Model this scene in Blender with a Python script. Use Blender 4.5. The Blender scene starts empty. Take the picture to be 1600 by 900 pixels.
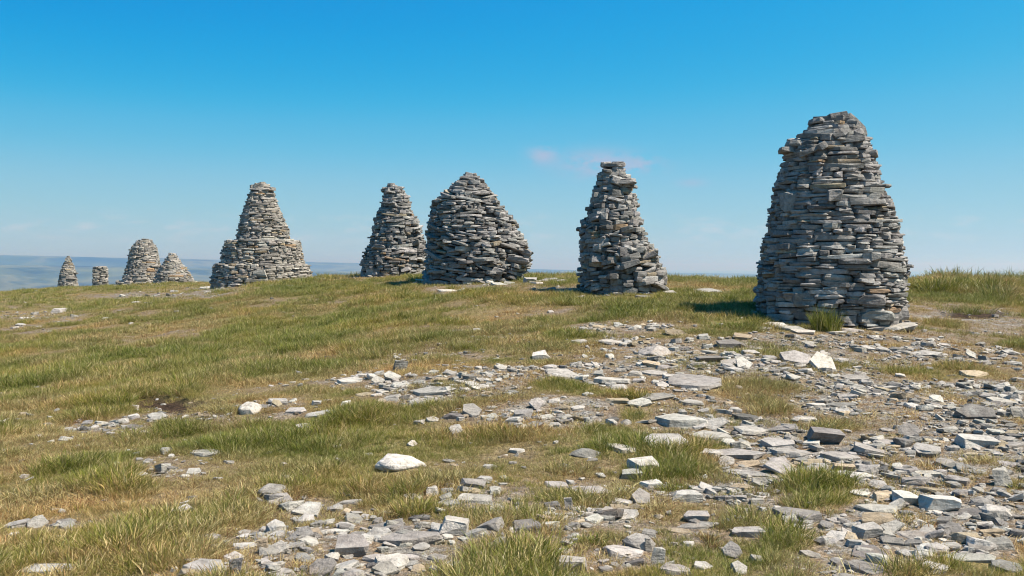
import bpy, bmesh, math, random
import numpy as np
from mathutils import Vector, Matrix, Euler

SC = bpy.context.scene
COL = SC.collection
PI = math.pi
R = math.radians

# ------------------------------------------------------------------ camera
FPX, W0, H0 = 1556.0, 1600.0, 900.0
EYE_ROW = 416.0
EYE = np.array([0.0, 0.0, 1.6])
PITCH = math.atan((H0 / 2 - EYE_ROW) / FPX)
cam = bpy.data.cameras.new('camera')
cam.sensor_width = 36.0
cam.lens = 36.0 * FPX / W0
cam.clip_start = 0.1
cam.clip_end = 200000.0
cam_ob = bpy.data.objects.new('camera', cam)
cam_ob.location = tuple(EYE)
cam_ob.rotation_euler = (PI / 2 - PITCH, 0, 0)
COL.objects.link(cam_ob)
SC.camera = cam_ob

# ------------------------------------------------------------------ light
SUN_EL = R(57)
SUN_SIDE = R(21)                      # from straight right, turned towards the camera
to_sun = Vector((math.cos(SUN_EL) * math.cos(SUN_SIDE), -math.cos(SUN_EL) * math.sin(SUN_SIDE), math.sin(SUN_EL)))
sun = bpy.data.lights.new('sun', 'SUN')
sun.energy = 5.0
sun.angle = R(0.53)
sun.color = (1.0, 0.915, 0.79)
sun_ob = bpy.data.objects.new('sun', sun)
sun_ob.rotation_euler = to_sun.to_track_quat('Z', 'Y').to_euler()
sun_ob.location = (20, -10, 40)
COL.objects.link(sun_ob)

world = bpy.data.worlds.new('World')
SC.world = world
world.use_nodes = True


def build_world():
    nt = world.node_tree
    N, L = nt.nodes, nt.links
    N.clear()
    out = N.new('ShaderNodeOutputWorld')
    bg = N.new('ShaderNodeBackground')
    bg.inputs['Strength'].default_value = 0.0515
    sky = N.new('ShaderNodeTexSky')
    sky.sky_type = 'NISHITA'
    sky.sun_disc = False
    sky.sun_elevation = SUN_EL
    sky.sun_rotation = math.atan2(to_sun.x, to_sun.y)
    sky.altitude = 660
    sky.air_density = 1.0
    sky.dust_density = 0.15
    sky.ozone_density = 2.0
    geo = N.new('ShaderNodeNewGeometry')
    neg = N.new('ShaderNodeVectorMath'); neg.operation = 'SCALE'; neg.inputs['Scale'].default_value = -1
    L.new(geo.outputs['Incoming'], neg.inputs[0])
    st = N.new('ShaderNodeVectorMath'); st.operation = 'MULTIPLY'
    st.inputs[1].default_value = (1, 1, 2.3)
    L.new(neg.outputs[0], st.inputs[0])
    nr = N.new('ShaderNodeVectorMath'); nr.operation = 'NORMALIZE'
    L.new(st.outputs[0], nr.inputs[0])
    L.new(nr.outputs[0], sky.inputs['Vector'])
    # camera-film response of a saturated blue sky, the same all round
    pre = N.new('ShaderNodeVectorMath'); pre.operation = 'SCALE'; pre.inputs['Scale'].default_value = 0.105
    L.new(sky.outputs['Color'], pre.inputs[0])
    cv = N.new('ShaderNodeRGBCurve')
    for ch, pts in enumerate(SKY_CURVES):
        c = cv.mapping.curves[ch]
        while len(c.points) < len(pts):
            c.points.new(0.5, 0.5)
        for p, (u, v) in zip(c.points, pts):
            p.location = (u, v); p.handle_type = 'AUTO_CLAMPED'
    cv.mapping.update()
    L.new(pre.outputs[0], cv.inputs['Color'])
    post = N.new('ShaderNodeVectorMath'); post.operation = 'SCALE'; post.inputs['Scale'].default_value = 1 / 0.105
    L.new(cv.outputs[0], post.inputs[0])
    cur = post.outputs[0]
    # thin fair-weather clouds: noise over the direction, in bands of elevation
    sx = N.new('ShaderNodeSeparateXYZ'); L.new(neg.outputs[0], sx.inputs[0])

    def math_(op, a, b=None, clamp=False):
        n = N.new('ShaderNodeMath'); n.operation = op; n.use_clamp = clamp
        for i, v in enumerate((a, b)):
            if v is None:
                continue
            if isinstance(v, (int, float)):
                n.inputs[i].default_value = v
            else:
                L.new(v, n.inputs[i])
        return n.outputs[0]

    def gauss(v, c, s):
        d = math_('DIVIDE', math_('SUBTRACT', v, c), s)
        return math_('EXPONENT', math_('MULTIPLY', math_('MULTIPLY', d, d), -1.0))

    def noise(scale, zmul, detail, off=(0, 0, 0)):
        mp = N.new('ShaderNodeMapping'); mp.inputs['Scale'].default_value = (scale, scale, scale * zmul)
        mp.inputs['Location'].default_value = off
        L.new(neg.outputs[0], mp.inputs['Vector'])
        n = N.new('ShaderNodeTexNoise'); n.inputs['Scale'].default_value = 1; n.inputs['Detail'].default_value = detail
        n.inputs['Roughness'].default_value = 0.6
        L.new(mp.outputs[0], n.inputs['Vector'])
        return n.outputs['Fac']

    def mix_in(cur, fac, colour):
        mx = N.new('ShaderNodeMix'); mx.data_type = 'RGBA'
        L.new(fac, mx.inputs[0]); L.new(cur, mx.inputs[6]); mx.inputs[7].default_value = (*colour, 1)
        return mx.outputs[2]

    az = math_('ARCTAN2', sx.outputs['X'], sx.outputs['Y'])
    # a low broken line of small clouds all round the horizon
    n1 = noise(26, 3.4, 5)
    low = math_('MULTIPLY', math_('MULTIPLY', math_('SUBTRACT', n1, 0.53, True), 6.0, True), gauss(sx.outputs['Z'], 0.036, 0.013))
    cur = mix_in(cur, math_('MULTIPLY', low, 0.5, True), (6.2, 6.8, 7.6))
    n1b = noise(11, 7, 5, (3.1, 1.7, 0.4))
    veil = math_('MULTIPLY', math_('MULTIPLY', math_('SUBTRACT', n1b, 0.5, True), 4.0, True), gauss(sx.outputs['Z'], 0.024, 0.022))
    cur = mix_in(cur, math_('MULTIPLY', veil, 0.25, True), (5.2, 6.3, 7.1))
    # the one wispy mauve cloud higher up and its small neighbours
    n2 = noise(34, 2.2, 6, (7.3, 2.0, 5.0))
    for caz, cel, saz, sel, k in ((0.086, 0.1015, 0.036, 0.0125, 1.0), (0.031, 0.110, 0.014, 0.0085, 0.9),
                                  (0.128, 0.1, 0.022, 0.008, 0.8), (0.178, 0.082, 0.014, 0.004, 0.5)):
        m = math_('MULTIPLY', gauss(az, caz, saz), gauss(sx.outputs['Z'], cel, sel))
        m = math_('MULTIPLY', m, math_('MULTIPLY', math_('SUBTRACT', n2, 0.37, True), 7.0, True))
        cur = mix_in(cur, math_('MULTIPLY', m, k, True), (3.9, 4.9, 6.7))
    L.new(cur, bg.inputs['Color'])
    L.new(bg.outputs[0], out.inputs['Surface'])


SKY_CURVES = (((0, 0.0), (0.05, 0.004), (0.099, 0.004), (0.12, 0.016), (0.166, 0.107), (0.289, 0.296), (0.801, 0.468), (1, 0.48)),
              ((0, 0.05), (0.1, 0.15), (0.169, 0.300), (0.204, 0.381), (0.276, 0.491), (0.449, 0.591), (0.849, 0.635), (1, 0.65)),
              ((0, 0.1), (0.2, 0.38), (0.31, 0.708), (0.365, 0.753), (0.465, 0.776), (0.648, 0.75), (0.693, 0.74), (1, 0.74)))
build_world()

SC.view_settings.view_transform = 'Standard'
SC.view_settings.look = 'None'
SC.view_settings.exposure = 1.03
SC.view_settings.gamma = 1.0
SC.view_settings.use_curve_mapping = False
SC.cycles.max_bounces = 6
SC.cycles.diffuse_bounces = 3
SC.cycles.transmission_bounces = 3
SC.cycles.volume_bounces = 0
SC.cycles.use_denoising = True
SC.cycles.filter_width = 1.1

# ------------------------------------------------------------------ numeric helpers
rng = np.random.default_rng(11)
random.seed(5)


def hash2(ix, iy, seed):
    h = (ix.astype(np.int64) * 374761393 + iy.astype(np.int64) * 668265263 + seed * 974634777) & 0xffffffff
    h = ((h ^ (h >> 13)) * 1274126177) & 0xffffffff
    h = h ^ (h >> 16)
    return (h & 0xffffff) / float(0xffffff)


def vnoise(x, y, seed=0):
    x = np.asarray(x, float); y = np.asarray(y, float)
    ix = np.floor(x); iy = np.floor(y)
    fx = x - ix; fy = y - iy
    fx = fx * fx * (3 - 2 * fx); fy = fy * fy * (3 - 2 * fy)
    a = hash2(ix, iy, seed); b = hash2(ix + 1, iy, seed); c = hash2(ix, iy + 1, seed); d = hash2(ix + 1, iy + 1, seed)
    return (a * (1 - fx) + b * fx) * (1 - fy) + (c * (1 - fx) + d * fx) * fy


def fbm(x, y, seed=0, octs=4):
    s = 0; a = 0.5; t = 0
    x = np.asarray(x, float); y = np.asarray(y, float)
    for o in range(octs):
        s = s + a * vnoise(x, y, seed + o * 17); t += a; a *= 0.5
        x = x * 2.03 + 3.1; y = y * 2.03 + 7.7
    return s / t


def sstep(a, b, x):
    t = np.clip((np.asarray(x, float) - a) / (b - a), 0, 1)
    return t * t * (3 - 2 * t)


FWD = np.array([0, math.cos(PITCH), -math.sin(PITCH)])
UP = np.array([0, math.sin(PITCH), math.cos(PITCH)])


def ray(px, py):
    return FWD + np.array([1.0, 0, 0]) * ((px - W0 / 2) / FPX) + UP * ((H0 / 2 - py) / FPX)


def at_depth(px, py, dist):
    d = ray(px, py)
    return EYE + d * (dist / d[1])


def to_pix(x, y, z):
    dx, dy, dz = x - EYE[0], y - EYE[1], z - EYE[2]
    w = dy * FWD[1] + dz * FWD[2]
    v = dy * UP[1] + dz * UP[2]
    w = np.where(w < 0.05, 0.05, w)
    return W0 / 2 + FPX * dx / w, H0 / 2 - FPX * v / w


# ------------------------------------------------------------------ the hill
CAIRN_SPOTS = [(1297, 490, 16.5), (972, 453, 22.0), (746, 436, 27.6), (612, 430, 33.0), (410, 443, 39.0),
               (271, 443, 60.0), (217, 446, 62.0), (157, 449, 68.0), (106, 454, 74.0)]
_ctrl = [at_depth(*c) for c in CAIRN_SPOTS]
_ctrl += [at_depth(*c) for c in [(0, 900, 5.0), (400, 900, 5.05), (800, 900, 5.12), (1200, 900, 5.15), (1600, 900, 5.2),
                                 (0, 700, 9.0), (400, 720, 7.9), (800, 750, 7.1), (1200, 750, 7.1), (1600, 750, 7.2),
                                 (0, 560, 18.8), (0, 500, 31.5), (0, 464, 53), (100, 482, 41), (400, 600, 12.0), (400, 500, 22.0),
                                 (800, 600, 10.7), (800, 500, 17.2), (1300, 600, 10.8), (1600, 600, 10.9), (1500, 520, 16.2),
                                 (1100, 440, 31), (1480, 445, 27), (1560, 441, 27), (1620, 442, 27), (850, 440, 30), (1200, 466, 20.5)]]
_ctrl += [np.array([x, y, 1.6 + z]) for x, y, z in [(0, 62, -1.6), (0, 95, -4.2), (24, 52, -2.0), (32, 85, -5), (-14, 80, -2.6),
                                                  (-46, 82, -4.4), (-36, 102, -5.0), (-62, 100, -8), (-30, 30, -2.3), (-42, 52, -3.0),
                                                  (0, -10, -2.0), (-15, 0, -2.3), (15, 0, -1.55), (0, 0, -1.64), (21, 20, -0.75),
                                                  (18, 8, -1.25), (60, 50, -4), (-70, 40, -7), (30, -30, -3.5), (-40, -30, -5.5)]]
_ctrl = np.array(_ctrl)


def _tps_fit(P):
    n = len(P)
    d = np.hypot(P[:, None, 0] - P[None, :, 0], P[:, None, 1] - P[None, :, 1])
    K = np.where(d > 0, d * d * np.log(np.maximum(d, 1e-9)), 0) + np.eye(n) * 2.0
    A = np.zeros((n + 3, n + 3))
    A[:n, :n] = K; A[:n, n] = 1; A[:n, n + 1:] = P[:, :2]; A[n, :n] = 1; A[n + 1:, :n] = P[:, :2].T
    return np.linalg.solve(A, np.concatenate([P[:, 2], np.zeros(3)]))


_tw = _tps_fit(_ctrl)


def _tps(x, y):
    n = len(_ctrl)
    z = _tw[n] + _tw[n + 1] * x + _tw[n + 2] * y
    for (cx, cy, _), w in zip(_ctrl, _tw[:n]):
        d2 = (x - cx) ** 2 + (y - cy) ** 2
        z = z + w * 0.5 * d2 * np.log(np.maximum(d2, 1e-9))
    return z


RIDGE_PX = np.array([-900, -300, 0, 150, 300, 430, 560, 700, 850, 1000, 1300, 1600, 2000, 2600])
RIDGE_PY = np.array([409, 404, 400, 403, 405, 408, 411.5, 416, 421, 427, 430, 431.5, 424, 416])


def far_height(x, y):
    r = np.hypot(x, y)
    az = np.arctan2(x, y)
    px = W0 / 2 + FPX * np.tan(np.clip(az, -1.05, 1.05))
    row = np.interp(px, RIDGE_PX, RIDGE_PY) + 1.2 * (fbm(px / 60, px * 0, 3, 4) - 0.5)
    ridge = -(row - EYE_ROW) / FPX * 11000.0
    Rh = np.hypot(x + 5, y - 40)
    base = -4 - 250 * (1 - np.exp(-(Rh / 1000.0) ** 1.4))
    und = (fbm(x / 1500, y / 1500, 5, 4) - 0.5) * 120 * sstep(400, 3000, r)
    valley = base + und - 30 * sstep(2000, 9000, r)
    # a nearer low shoulder in front of the far ridge, lower to the right
    row2 = np.interp(px, [-900, 0, 200, 560, 800, 1600, 2600], [414, 414, 417, 424, 430, 440, 430]) + 1.6 * (fbm(px / 90, px * 0 + 9, 8, 4) - 0.5)
    mid = -(row2 - EYE_ROW) / FPX * 7200.0
    k2 = np.exp(-((r - 7200) / 1200.0) ** 2)
    z = valley * (1 - k2) + mid * k2
    k = sstep(8600, 11000, r) * (1 - 0.6 * sstep(11800, 20000, r))
    z = z * (1 - k) + (ridge + (fbm(x / 900, y / 900, 21, 3) - 0.5) * 30 * (1 - sstep(9900, 11000, r))) * k
    return z + 1.6


def height(x, y):
    x = np.asarray(x, float); y = np.asarray(y, float)
    r = np.hypot(x + 5, y - 30)
    w = sstep(60, 170, r)
    xs = np.clip(x, -120, 120); ys = np.clip(y, -90, 160)
    zn = np.where(w < 1, _tps(xs, ys), 0)
    zn = zn + (fbm(x / 2.2, y / 2.2, 31, 3) - 0.5) * 0.16 + (fbm(x / 0.5, y / 0.5, 37, 3) - 0.5) * 0.05
    return zn * (1 - w) + far_height(x, y) * w


def ground_hit(px, py, dmax=140):
    d = ray(px, py); d = d / d[1]
    t = np.geomspace(2.5, dmax, 900)
    P = EYE[None] + d[None] * t[:, None]
    below = P[:, 2] < height(P[:, 0], P[:, 1])
    i = int(np.argmax(below))
    if not below[i]:
        return None
    if i == 0:
        return P[0]
    a, b = t[i - 1], t[i]
    for _ in range(12):
        m = 0.5 * (a + b); p = EYE + d * m
        if p[2] < float(height(p[0], p[1])):
            b = m
        else:
            a = m
    return EYE + d * b


# stony ground and grass, laid out from what the photograph shows of the ground: (px, py, rx, ry, value)
PATCHES = [
    (1350, 700, 420, 190, 0.95), (1500, 620, 260, 70, 0.9), (1350, 850, 330, 90, 0.9), (1080, 565, 220, 32, 0.85), (850, 590, 380, 26, 0.75),
    (700, 603, 190, 30, 0.9), (870, 645, 190, 26, 0.8), (1030, 600, 130, 40, 0.75), (500, 650, 110, 12, 0.75), (420, 628, 60, 12, 0.8),
    (330, 655, 170, 12, 0.6), (160, 668, 110, 14, 0.55), (640, 850, 330, 55, 0.85), (520, 880, 240, 40, 0.85), (830, 800, 260, 60, 0.7),
    (720, 780, 120, 30, 0.75), (470, 800, 110, 24, 0.6), (960, 860, 180, 40, 0.75), (240, 735, 50, 20, 0.45), (60, 820, 60, 14, 0.5),
    (1510, 500, 130, 26, 0.75), (1260, 535, 320, 22, 0.75), (960, 515, 130, 16, 0.6), (1000, 535, 120, 12, 0.55),
    (60, 495, 110, 12, 0.7), (50, 515, 80, 10, 0.6), (250, 462, 150, 7, 0.65), (330, 452, 60, 5, 0.7), (740, 447, 190, 9, 0.65), (860, 452, 70, 8, 0.7),
    (600, 440, 60, 6, 0.5), (1120, 456, 60, 5, 0.5), (1440, 475, 40, 10, 0.6), (680, 455, 40, 6, 0.6), (740, 518, 40, 6, 0.5), (190, 490, 90, 8, 0.45),
    (740, 555, 160, 8, 0.4),
    # grass over the stones
    (1275, 778, 95, 30, 0.06), (1225, 850, 60, 34, 0.1), (1150, 870, 150, 36, 0.42), (1490, 583, 135, 17, 0.05), (1185, 607, 95, 22, 0.08),
    (1050, 728, 95, 36, 0.08), (840, 730, 150, 36, 0.15), (880, 690, 130, 26, 0.15), (640, 700, 230, 40, 0.1), (520, 705, 150, 70, 0.05),
    (800, 870, 120, 34, 0.12), (930, 835, 45, 26, 0.2), (1480, 893, 130, 12, 0.15), (1220, 512, 40, 8, 0.2), (1150, 512, 60, 14, 0.1),
    (1470, 508, 45, 8, 0.2), (1390, 535, 40, 8, 0.3), (1210, 635, 45, 16, 0.2), (990, 640, 55, 14, 0.3), (1130, 800, 90, 24, 0.2), (870, 612, 60, 12, 0.2),
    (1300, 668, 50, 14, 0.45), (1520, 717, 36, 12, 0.35), (1580, 758, 30, 14, 0.2), (1410, 820, 40, 10, 0.45), (1500, 860, 40, 10, 0.3),
    (1290, 493, 40, 12, 0.1), (1120, 482, 60, 18, 0.05), (1530, 452, 120, 18, 0.0),
]


def masks(x, y, z):
    px, py = to_pix(x, y, z)
    j = (fbm(x / 0.9, y / 0.9, 51, 4) - 0.5)
    j2 = (fbm(x / 0.9, y / 0.9, 71, 4) - 0.5)
    depth = np.clip(np.hypot(x, y), 4, 60)
    qx = px + j * 90 * 8 / depth; qy = py + j2 * 34 * 8 / depth
    S = np.full_like(px, 0.17)
    for cx, cy, rx, ry, v in PATCHES:
        q = np.sqrt(((qx - cx) / rx) ** 2 + ((qy - cy) / ry) ** 2)
        w = 1 - sstep(0.35, 1.4, q)
        S = S * (1 - w) + v * w if v < 0.5 else np.maximum(S, v * w)
    n = fbm(x / 1.3, y / 1.3, 91, 4)
    out = sstep(1600, 1750, px) * (y < 30) + sstep(900, 960, py) + (y < 3)
    S = np.where(out > 0, S * (1 - np.clip(out, 0, 1)) + np.clip(out, 0, 1) * np.clip(0.5 + 1.6 * (n - 0.45), 0.05, 0.9), S)
    n2 = fbm(x / 0.38, y / 0.38, 97, 3)
    S = np.clip(S + (n - 0.5) * 0.85 + (n2 - 0.5) * 0.6, 0, 1)
    S = np.where(np.hypot(x, y) > 90, 0.08, S)
    peat = np.zeros_like(px)
    for cx, cy, rx, ry in ((255, 629, 80, 17), (1515, 488, 60, 9), (140, 640, 40, 8), (480, 560, 0.1, 0.1), (625, 570, 16, 7)):  # last spot darkens the hollow beside the triangular stone
        q = np.sqrt(((qx - cx) / rx) ** 2 + ((qy - cy) / ry) ** 2)
        peat = np.maximum(peat, 1 - sstep(0.5, 1.1, q))
    return S, peat, px, py


# ------------------------------------------------------------------ materials
def new_mat(name):
    m = bpy.data.materials.new(name); m.use_nodes = True
    nt = m.node_tree; nt.nodes.clear()
    out = nt.nodes.new('ShaderNodeOutputMaterial')
    return m, nt, out


class NB:
    def __init__(s, nt):
        s.nt = nt; s.N = nt.nodes; s.L = nt.links

    def set(s, sock, v):
        if v is None:
            return
        if isinstance(v, bpy.types.NodeSocket):
            s.L.new(v, sock)
        elif isinstance(v, tuple) and len(v) == 3 and sock.type == 'RGBA':
            sock.default_value = (*v, 1)
        else:
            sock.default_value = v

    def math(s, op, a, b=None, clamp=False):
        n = s.N.new('ShaderNodeMath'); n.operation = op; n.use_clamp = clamp
        s.set(n.inputs[0], a); s.set(n.inputs[1], b)
        return n.outputs[0]

    def mix(s, f, a, b, mode='MIX'):
        n = s.N.new('ShaderNodeMix'); n.data_type = 'RGBA'; n.blend_type = mode
        s.set(n.inputs[0], f); s.set(n.inputs[6], a); s.set(n.inputs[7], b)
        return n.outputs[2]

    def noise(s, vec, scale, detail=4, rough=0.55, out='Fac'):
        n = s.N.new('ShaderNodeTexNoise'); n.inputs['Scale'].default_value = scale
        n.inputs['Detail'].default_value = detail; n.inputs['Roughness'].default_value = rough
        s.set(n.inputs['Vector'], vec)
        return n.outputs[out]

    def mapping(s, vec, scale=(1, 1, 1), loc=(0, 0, 0)):
        n = s.N.new('ShaderNodeMapping'); n.inputs['Scale'].default_value = scale
        s.set(n.inputs['Location'], loc); s.set(n.inputs['Vector'], vec)
        return n.outputs[0]

    def ramp(s, fac, stops):
        n = s.N.new('ShaderNodeValToRGB')
        e = n.color_ramp.elements
        while len(e) < len(stops):
            e.new(0.5)
        for el, (p, c) in zip(e, stops):
            el.position = p; el.color = (*c, 1) if len(c) == 3 else c
        s.set(n.inputs[0], fac)
        return n.outputs[0]

    def attr(s, name, out='Color', kind='GEOMETRY'):
        n = s.N.new('ShaderNodeAttribute'); n.attribute_name = name; n.attribute_type = kind
        return n.outputs[out]

    def bump(s, h, strength, dist):
        n = s.N.new('ShaderNodeBump'); n.inputs['Strength'].default_value = strength
        n.inputs['Distance'].default_value = dist; s.set(n.inputs['Height'], h)
        return n.outputs[0]

    def principled(s, out, base, rough=0.9, spec=0.25, normal=None):
        n = s.N.new('ShaderNodeBsdfPrincipled')
        s.set(n.inputs['Base Color'], base); s.set(n.inputs['Roughness'], rough)
        n.inputs['Specular IOR Level'].default_value = spec
        if normal is not None:
            s.L.new(normal, n.inputs['Normal'])
        s.L.new(n.outputs[0], out.inputs['Surface'])
        return n


def stone_material(name, joined):
    m, nt, out = new_mat(name)
    b = NB(nt)
    geo = b.N.new('ShaderNodeNewGeometry').outputs['Position']
    if joined:
        tone = b.attr('tone')
    else:
        tone = b.N.new('ShaderNodeObjectInfo').outputs['Color']
    big = b.noise(geo, 3.2, 4)
    mid = b.noise(geo, 17, 5, 0.65)
    fine = b.noise(geo, 70, 4, 0.7)
    c = b.mix(1.0, tone, b.ramp(big, [(0.3, (0.80, 0.79, 0.78)), (0.7, (1.12, 1.12, 1.13))]), 'MULTIPLY')
    c = b.mix(1.0, c, b.ramp(mid, [(0.28, (0.58, 0.57, 0.56)), (0.5, (1, 1, 1)), (0.75, (1.3, 1.3, 1.3))]), 'MULTIPLY')
    # lichen: pale grey-green crusts and dark specks
    lic = b.math('MULTIPLY', b.math('SUBTRACT', b.noise(geo, 9, 5, 0.7), 0.56, True), 7.0, True)
    c = b.mix(b.math('MULTIPLY', lic, 0.5), c, (0.34, 0.335, 0.30))
    dk = b.math('MULTIPLY', b.math('SUBTRACT', b.noise(b.mapping(geo, loc=(5, 3, 8)), 26, 4, 0.7), 0.58, True), 8.0, True)
    c = b.mix(b.math('MULTIPLY', dk, 0.55), c, (0.075, 0.072, 0.068))
    iron = b.math('MULTIPLY', b.math('SUBTRACT', b.noise(b.mapping(geo, loc=(1, 9, 2)), 5, 3, 0.6), 0.62, True), 6.0, True)
    c = b.mix(b.math('MULTIPLY', iron, 0.3), c, (0.34, 0.22, 0.12))
    strata = b.noise(b.mapping(geo, (5, 5, 46)), 1.0, 4, 0.6)
    h = b.math('ADD', b.math('MULTIPLY', strata, 0.7), b.math('ADD', mid, b.math('MULTIPLY', fine, 0.45)))
    b.principled(out, c, 0.88, 0.2, b.bump(h, 0.75, 0.03))
    return m


STONE = stone_material('weathered_stone', False)
STONE_J = stone_material('weathered_stone_mass', True)


def ground_material():
    m, nt, out = new_mat('moor_ground')
    b = NB(nt)
    geo = b.N.new('ShaderNodeNewGeometry').outputs['Position']
    st = b.attr('stony', 'Fac'); pe = b.attr('peat', 'Fac'); far = b.attr('far', 'Fac')
    n1 = b.noise(geo, 0.9, 5, 0.6)
    n2 = b.noise(geo, 9, 5, 0.7)
    n3 = b.noise(geo, 55, 4, 0.7)
    turf = b.ramp(n1, [(0.3, (0.15, 0.14, 0.05)), (0.5, (0.23, 0.19, 0.08)), (0.7, (0.30, 0.23, 0.12))])
    litter = b.ramp(n2, [(0.3, (0.10, 0.068, 0.045)), (0.5, (0.23, 0.165, 0.11)), (0.72, (0.38, 0.30, 0.21))])
    # gravel: small cells of stone
    v = b.N.new('ShaderNodeTexVoronoi'); v.inputs['Scale'].default_value = 26
    b.L.new(b.mapping(geo, (1, 1, 1.5)), v.inputs['Vector'])
    grav = b.mix(v.outputs['Distance'], (0.42, 0.40, 0.375), (0.16, 0.135, 0.11))
    gv = b.N.new('ShaderNodeSeparateColor'); b.L.new(v.outputs['Color'], gv.inputs[0])
    grav = b.mix(0.5, grav, b.ramp(gv.outputs[0], [(0.0, (0.12, 0.11, 0.10)), (0.6, (0.34, 0.33, 0.315)), (1.0, (0.5, 0.485, 0.46))]))
    gm = b.math('MULTIPLY', b.math('SUBTRACT', b.noise(geo, 5, 4, 0.65), 0.38, True), 5.0, True)
    gm = b.math('MULTIPLY', gm, b.math('MULTIPLY', b.math('SUBTRACT', st, 0.35, True), 2.0, True))
    c = b.mix(b.math('MULTIPLY', b.math('SUBTRACT', st, 0.12, True), 2.4, True), turf, litter)
    c = b.mix(gm, c, grav)
    c = b.mix(pe, c, b.ramp(n2, [(0.35, (0.022, 0.016, 0.011)), (0.65, (0.11, 0.07, 0.045))]))
    # far country: rough grazing, fields, heather
    f1 = b.noise(b.mapping(geo, (1, 1, 0)), 0.0011, 5, 0.6)
    fv = b.N.new('ShaderNodeTexVoronoi'); fv.inputs['Scale'].default_value = 0.0024
    b.L.new(b.mapping(geo, (1, 0.6, 0)), fv.inputs['Vector'])
    fs = b.N.new('ShaderNodeSeparateColor'); b.L.new(fv.outputs['Color'], fs.inputs[0])
    farc = b.ramp(f1, [(0.40, (0.012, 0.014, 0.010)), (0.47, (0.045, 0.055, 0.02)), (0.53, (0.14, 0.14, 0.06)), (0.58, (0.05, 0.055, 0.028)), (0.66, (0.02, 0.018, 0.016))])
    fields = b.mix(0.65, farc, b.ramp(fs.outputs[0], [(0.0, (0.02, 0.035, 0.012)), (0.5, (0.10, 0.15, 0.04)), (1.0, (0.22, 0.23, 0.10))]))
    farc = b.mix(b.math('MULTIPLY', b.math('SUBTRACT', b.noise(b.mapping(geo, (1, 1, 0), (900, 200, 0)), 0.0004, 3), 0.5, True), 8, True), farc, fields)
    c = b.mix(1.0, c, (0.68, 0.66, 0.62), 'MULTIPLY')
    c = b.mix(far, c, b.mix(1.0, farc, (0.72, 0.76, 0.74), 'MULTIPLY'))
    v2 = b.N.new('ShaderNodeTexVoronoi'); v2.inputs['Scale'].default_value = 70
    b.L.new(geo, v2.inputs['Vector'])
    g2 = b.N.new('ShaderNodeSeparateColor'); b.L.new(v2.outputs['Color'], g2.inputs[0])
    c = b.mix(b.math('MULTIPLY', b.math('SUBTRACT', 1.0, far), 0.75), c, b.mix(1.0, c, b.ramp(g2.outputs[0], [(0.0, (0.45, 0.43, 0.42)), (0.6, (1, 1, 1)), (1.0, (1.7, 1.7, 1.7))]), 'MULTIPLY'))
    h = b.math('ADD', b.math('MULTIPLY', n2, 1.0), b.math('MULTIPLY', n3, 0.5))
    h = b.math('SUBTRACT', h, b.math('ADD', b.math('MULTIPLY', v.outputs['Distance'], 0.8), b.math('MULTIPLY', v2.outputs['Distance'], 0.4)))
    b.principled(out, c, 0.95, 0.1, b.bump(h, 0.7, 0.035))
    return m


GROUND = ground_material()


def grass_material(name, attr='col'):
    m, nt, out = new_mat(name)
    b = NB(nt)
    geo = b.N.new('ShaderNodeNewGeometry').outputs['Position']
    c = b.attr(attr)
    n1 = b.noise(geo, 0.55, 4, 0.6)
    c = b.mix(1.0, c, b.ramp(n1, [(0.34, (0.70, 0.78, 0.62)), (0.5, (1.0, 1.0, 1.0)), (0.66, (1.28, 1.10, 1.05))]), 'MULTIPLY')
    d = b.N.new('ShaderNodeBsdfDiffuse'); t = b.N.new('ShaderNodeBsdfTranslucent')
    b.set(d.inputs['Color'], c); b.set(t.inputs['Color'], c)
    g = b.N.new('ShaderNodeBsdfGlossy'); g.inputs['Roughness'].default_value = 0.45
    g.inputs['Color'].default_value = (0.9, 0.92, 0.85, 1)
    mx = b.N.new('ShaderNodeMixShader'); mx.inputs[0].default_value = 0.32
    b.L.new(d.outputs[0], mx.inputs[1]); b.L.new(t.outputs[0], mx.inputs[2])
    mg = b.N.new('ShaderNodeMixShader'); mg.inputs[0].default_value = 0.02
    b.L.new(mx.outputs[0], mg.inputs[1]); b.L.new(g.outputs[0], mg.inputs[2])
    b.L.new(mg.outputs[0], out.inputs['Surface'])
    return m


GRASS = grass_material('moor_grass')


# ------------------------------------------------------------------ object helpers
def mesh_from(name, V, F, mat, smooth=False):
    me = bpy.data.meshes.new(name)
    V = np.asarray(V, np.float32)
    if isinstance(F, np.ndarray) and F.ndim == 2:
        n, k = F.shape
        me.vertices.add(len(V)); me.vertices.foreach_set('co', V.ravel())
        me.loops.add(n * k); me.loops.foreach_set('vertex_index', F.astype(np.int32).ravel())
        me.polygons.add(n)
        me.polygons.foreach_set('loop_start', np.arange(0, n * k, k, dtype=np.int32))
        me.polygons.foreach_set('loop_total', np.full(n, k, np.int32))
    else:
        me.from_pydata([tuple(v) for v in V], [], [tuple(f) for f in F])
    me.update(calc_edges=True)
    me.polygons.foreach_set('use_smooth', np.full(len(me.polygons), smooth))
    me.materials.append(mat)
    return me


def add(name, me, parent=None, kind=None, label=None, cat=None, group=None):
    o = bpy.data.objects.new(name, me)
    COL.objects.link(o)
    if parent is not None:
        o.parent = parent
    for k, v in (('kind', kind), ('label', label), ('category', cat), ('group', group)):
        if v:
            o[k] = v
    return o


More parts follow.
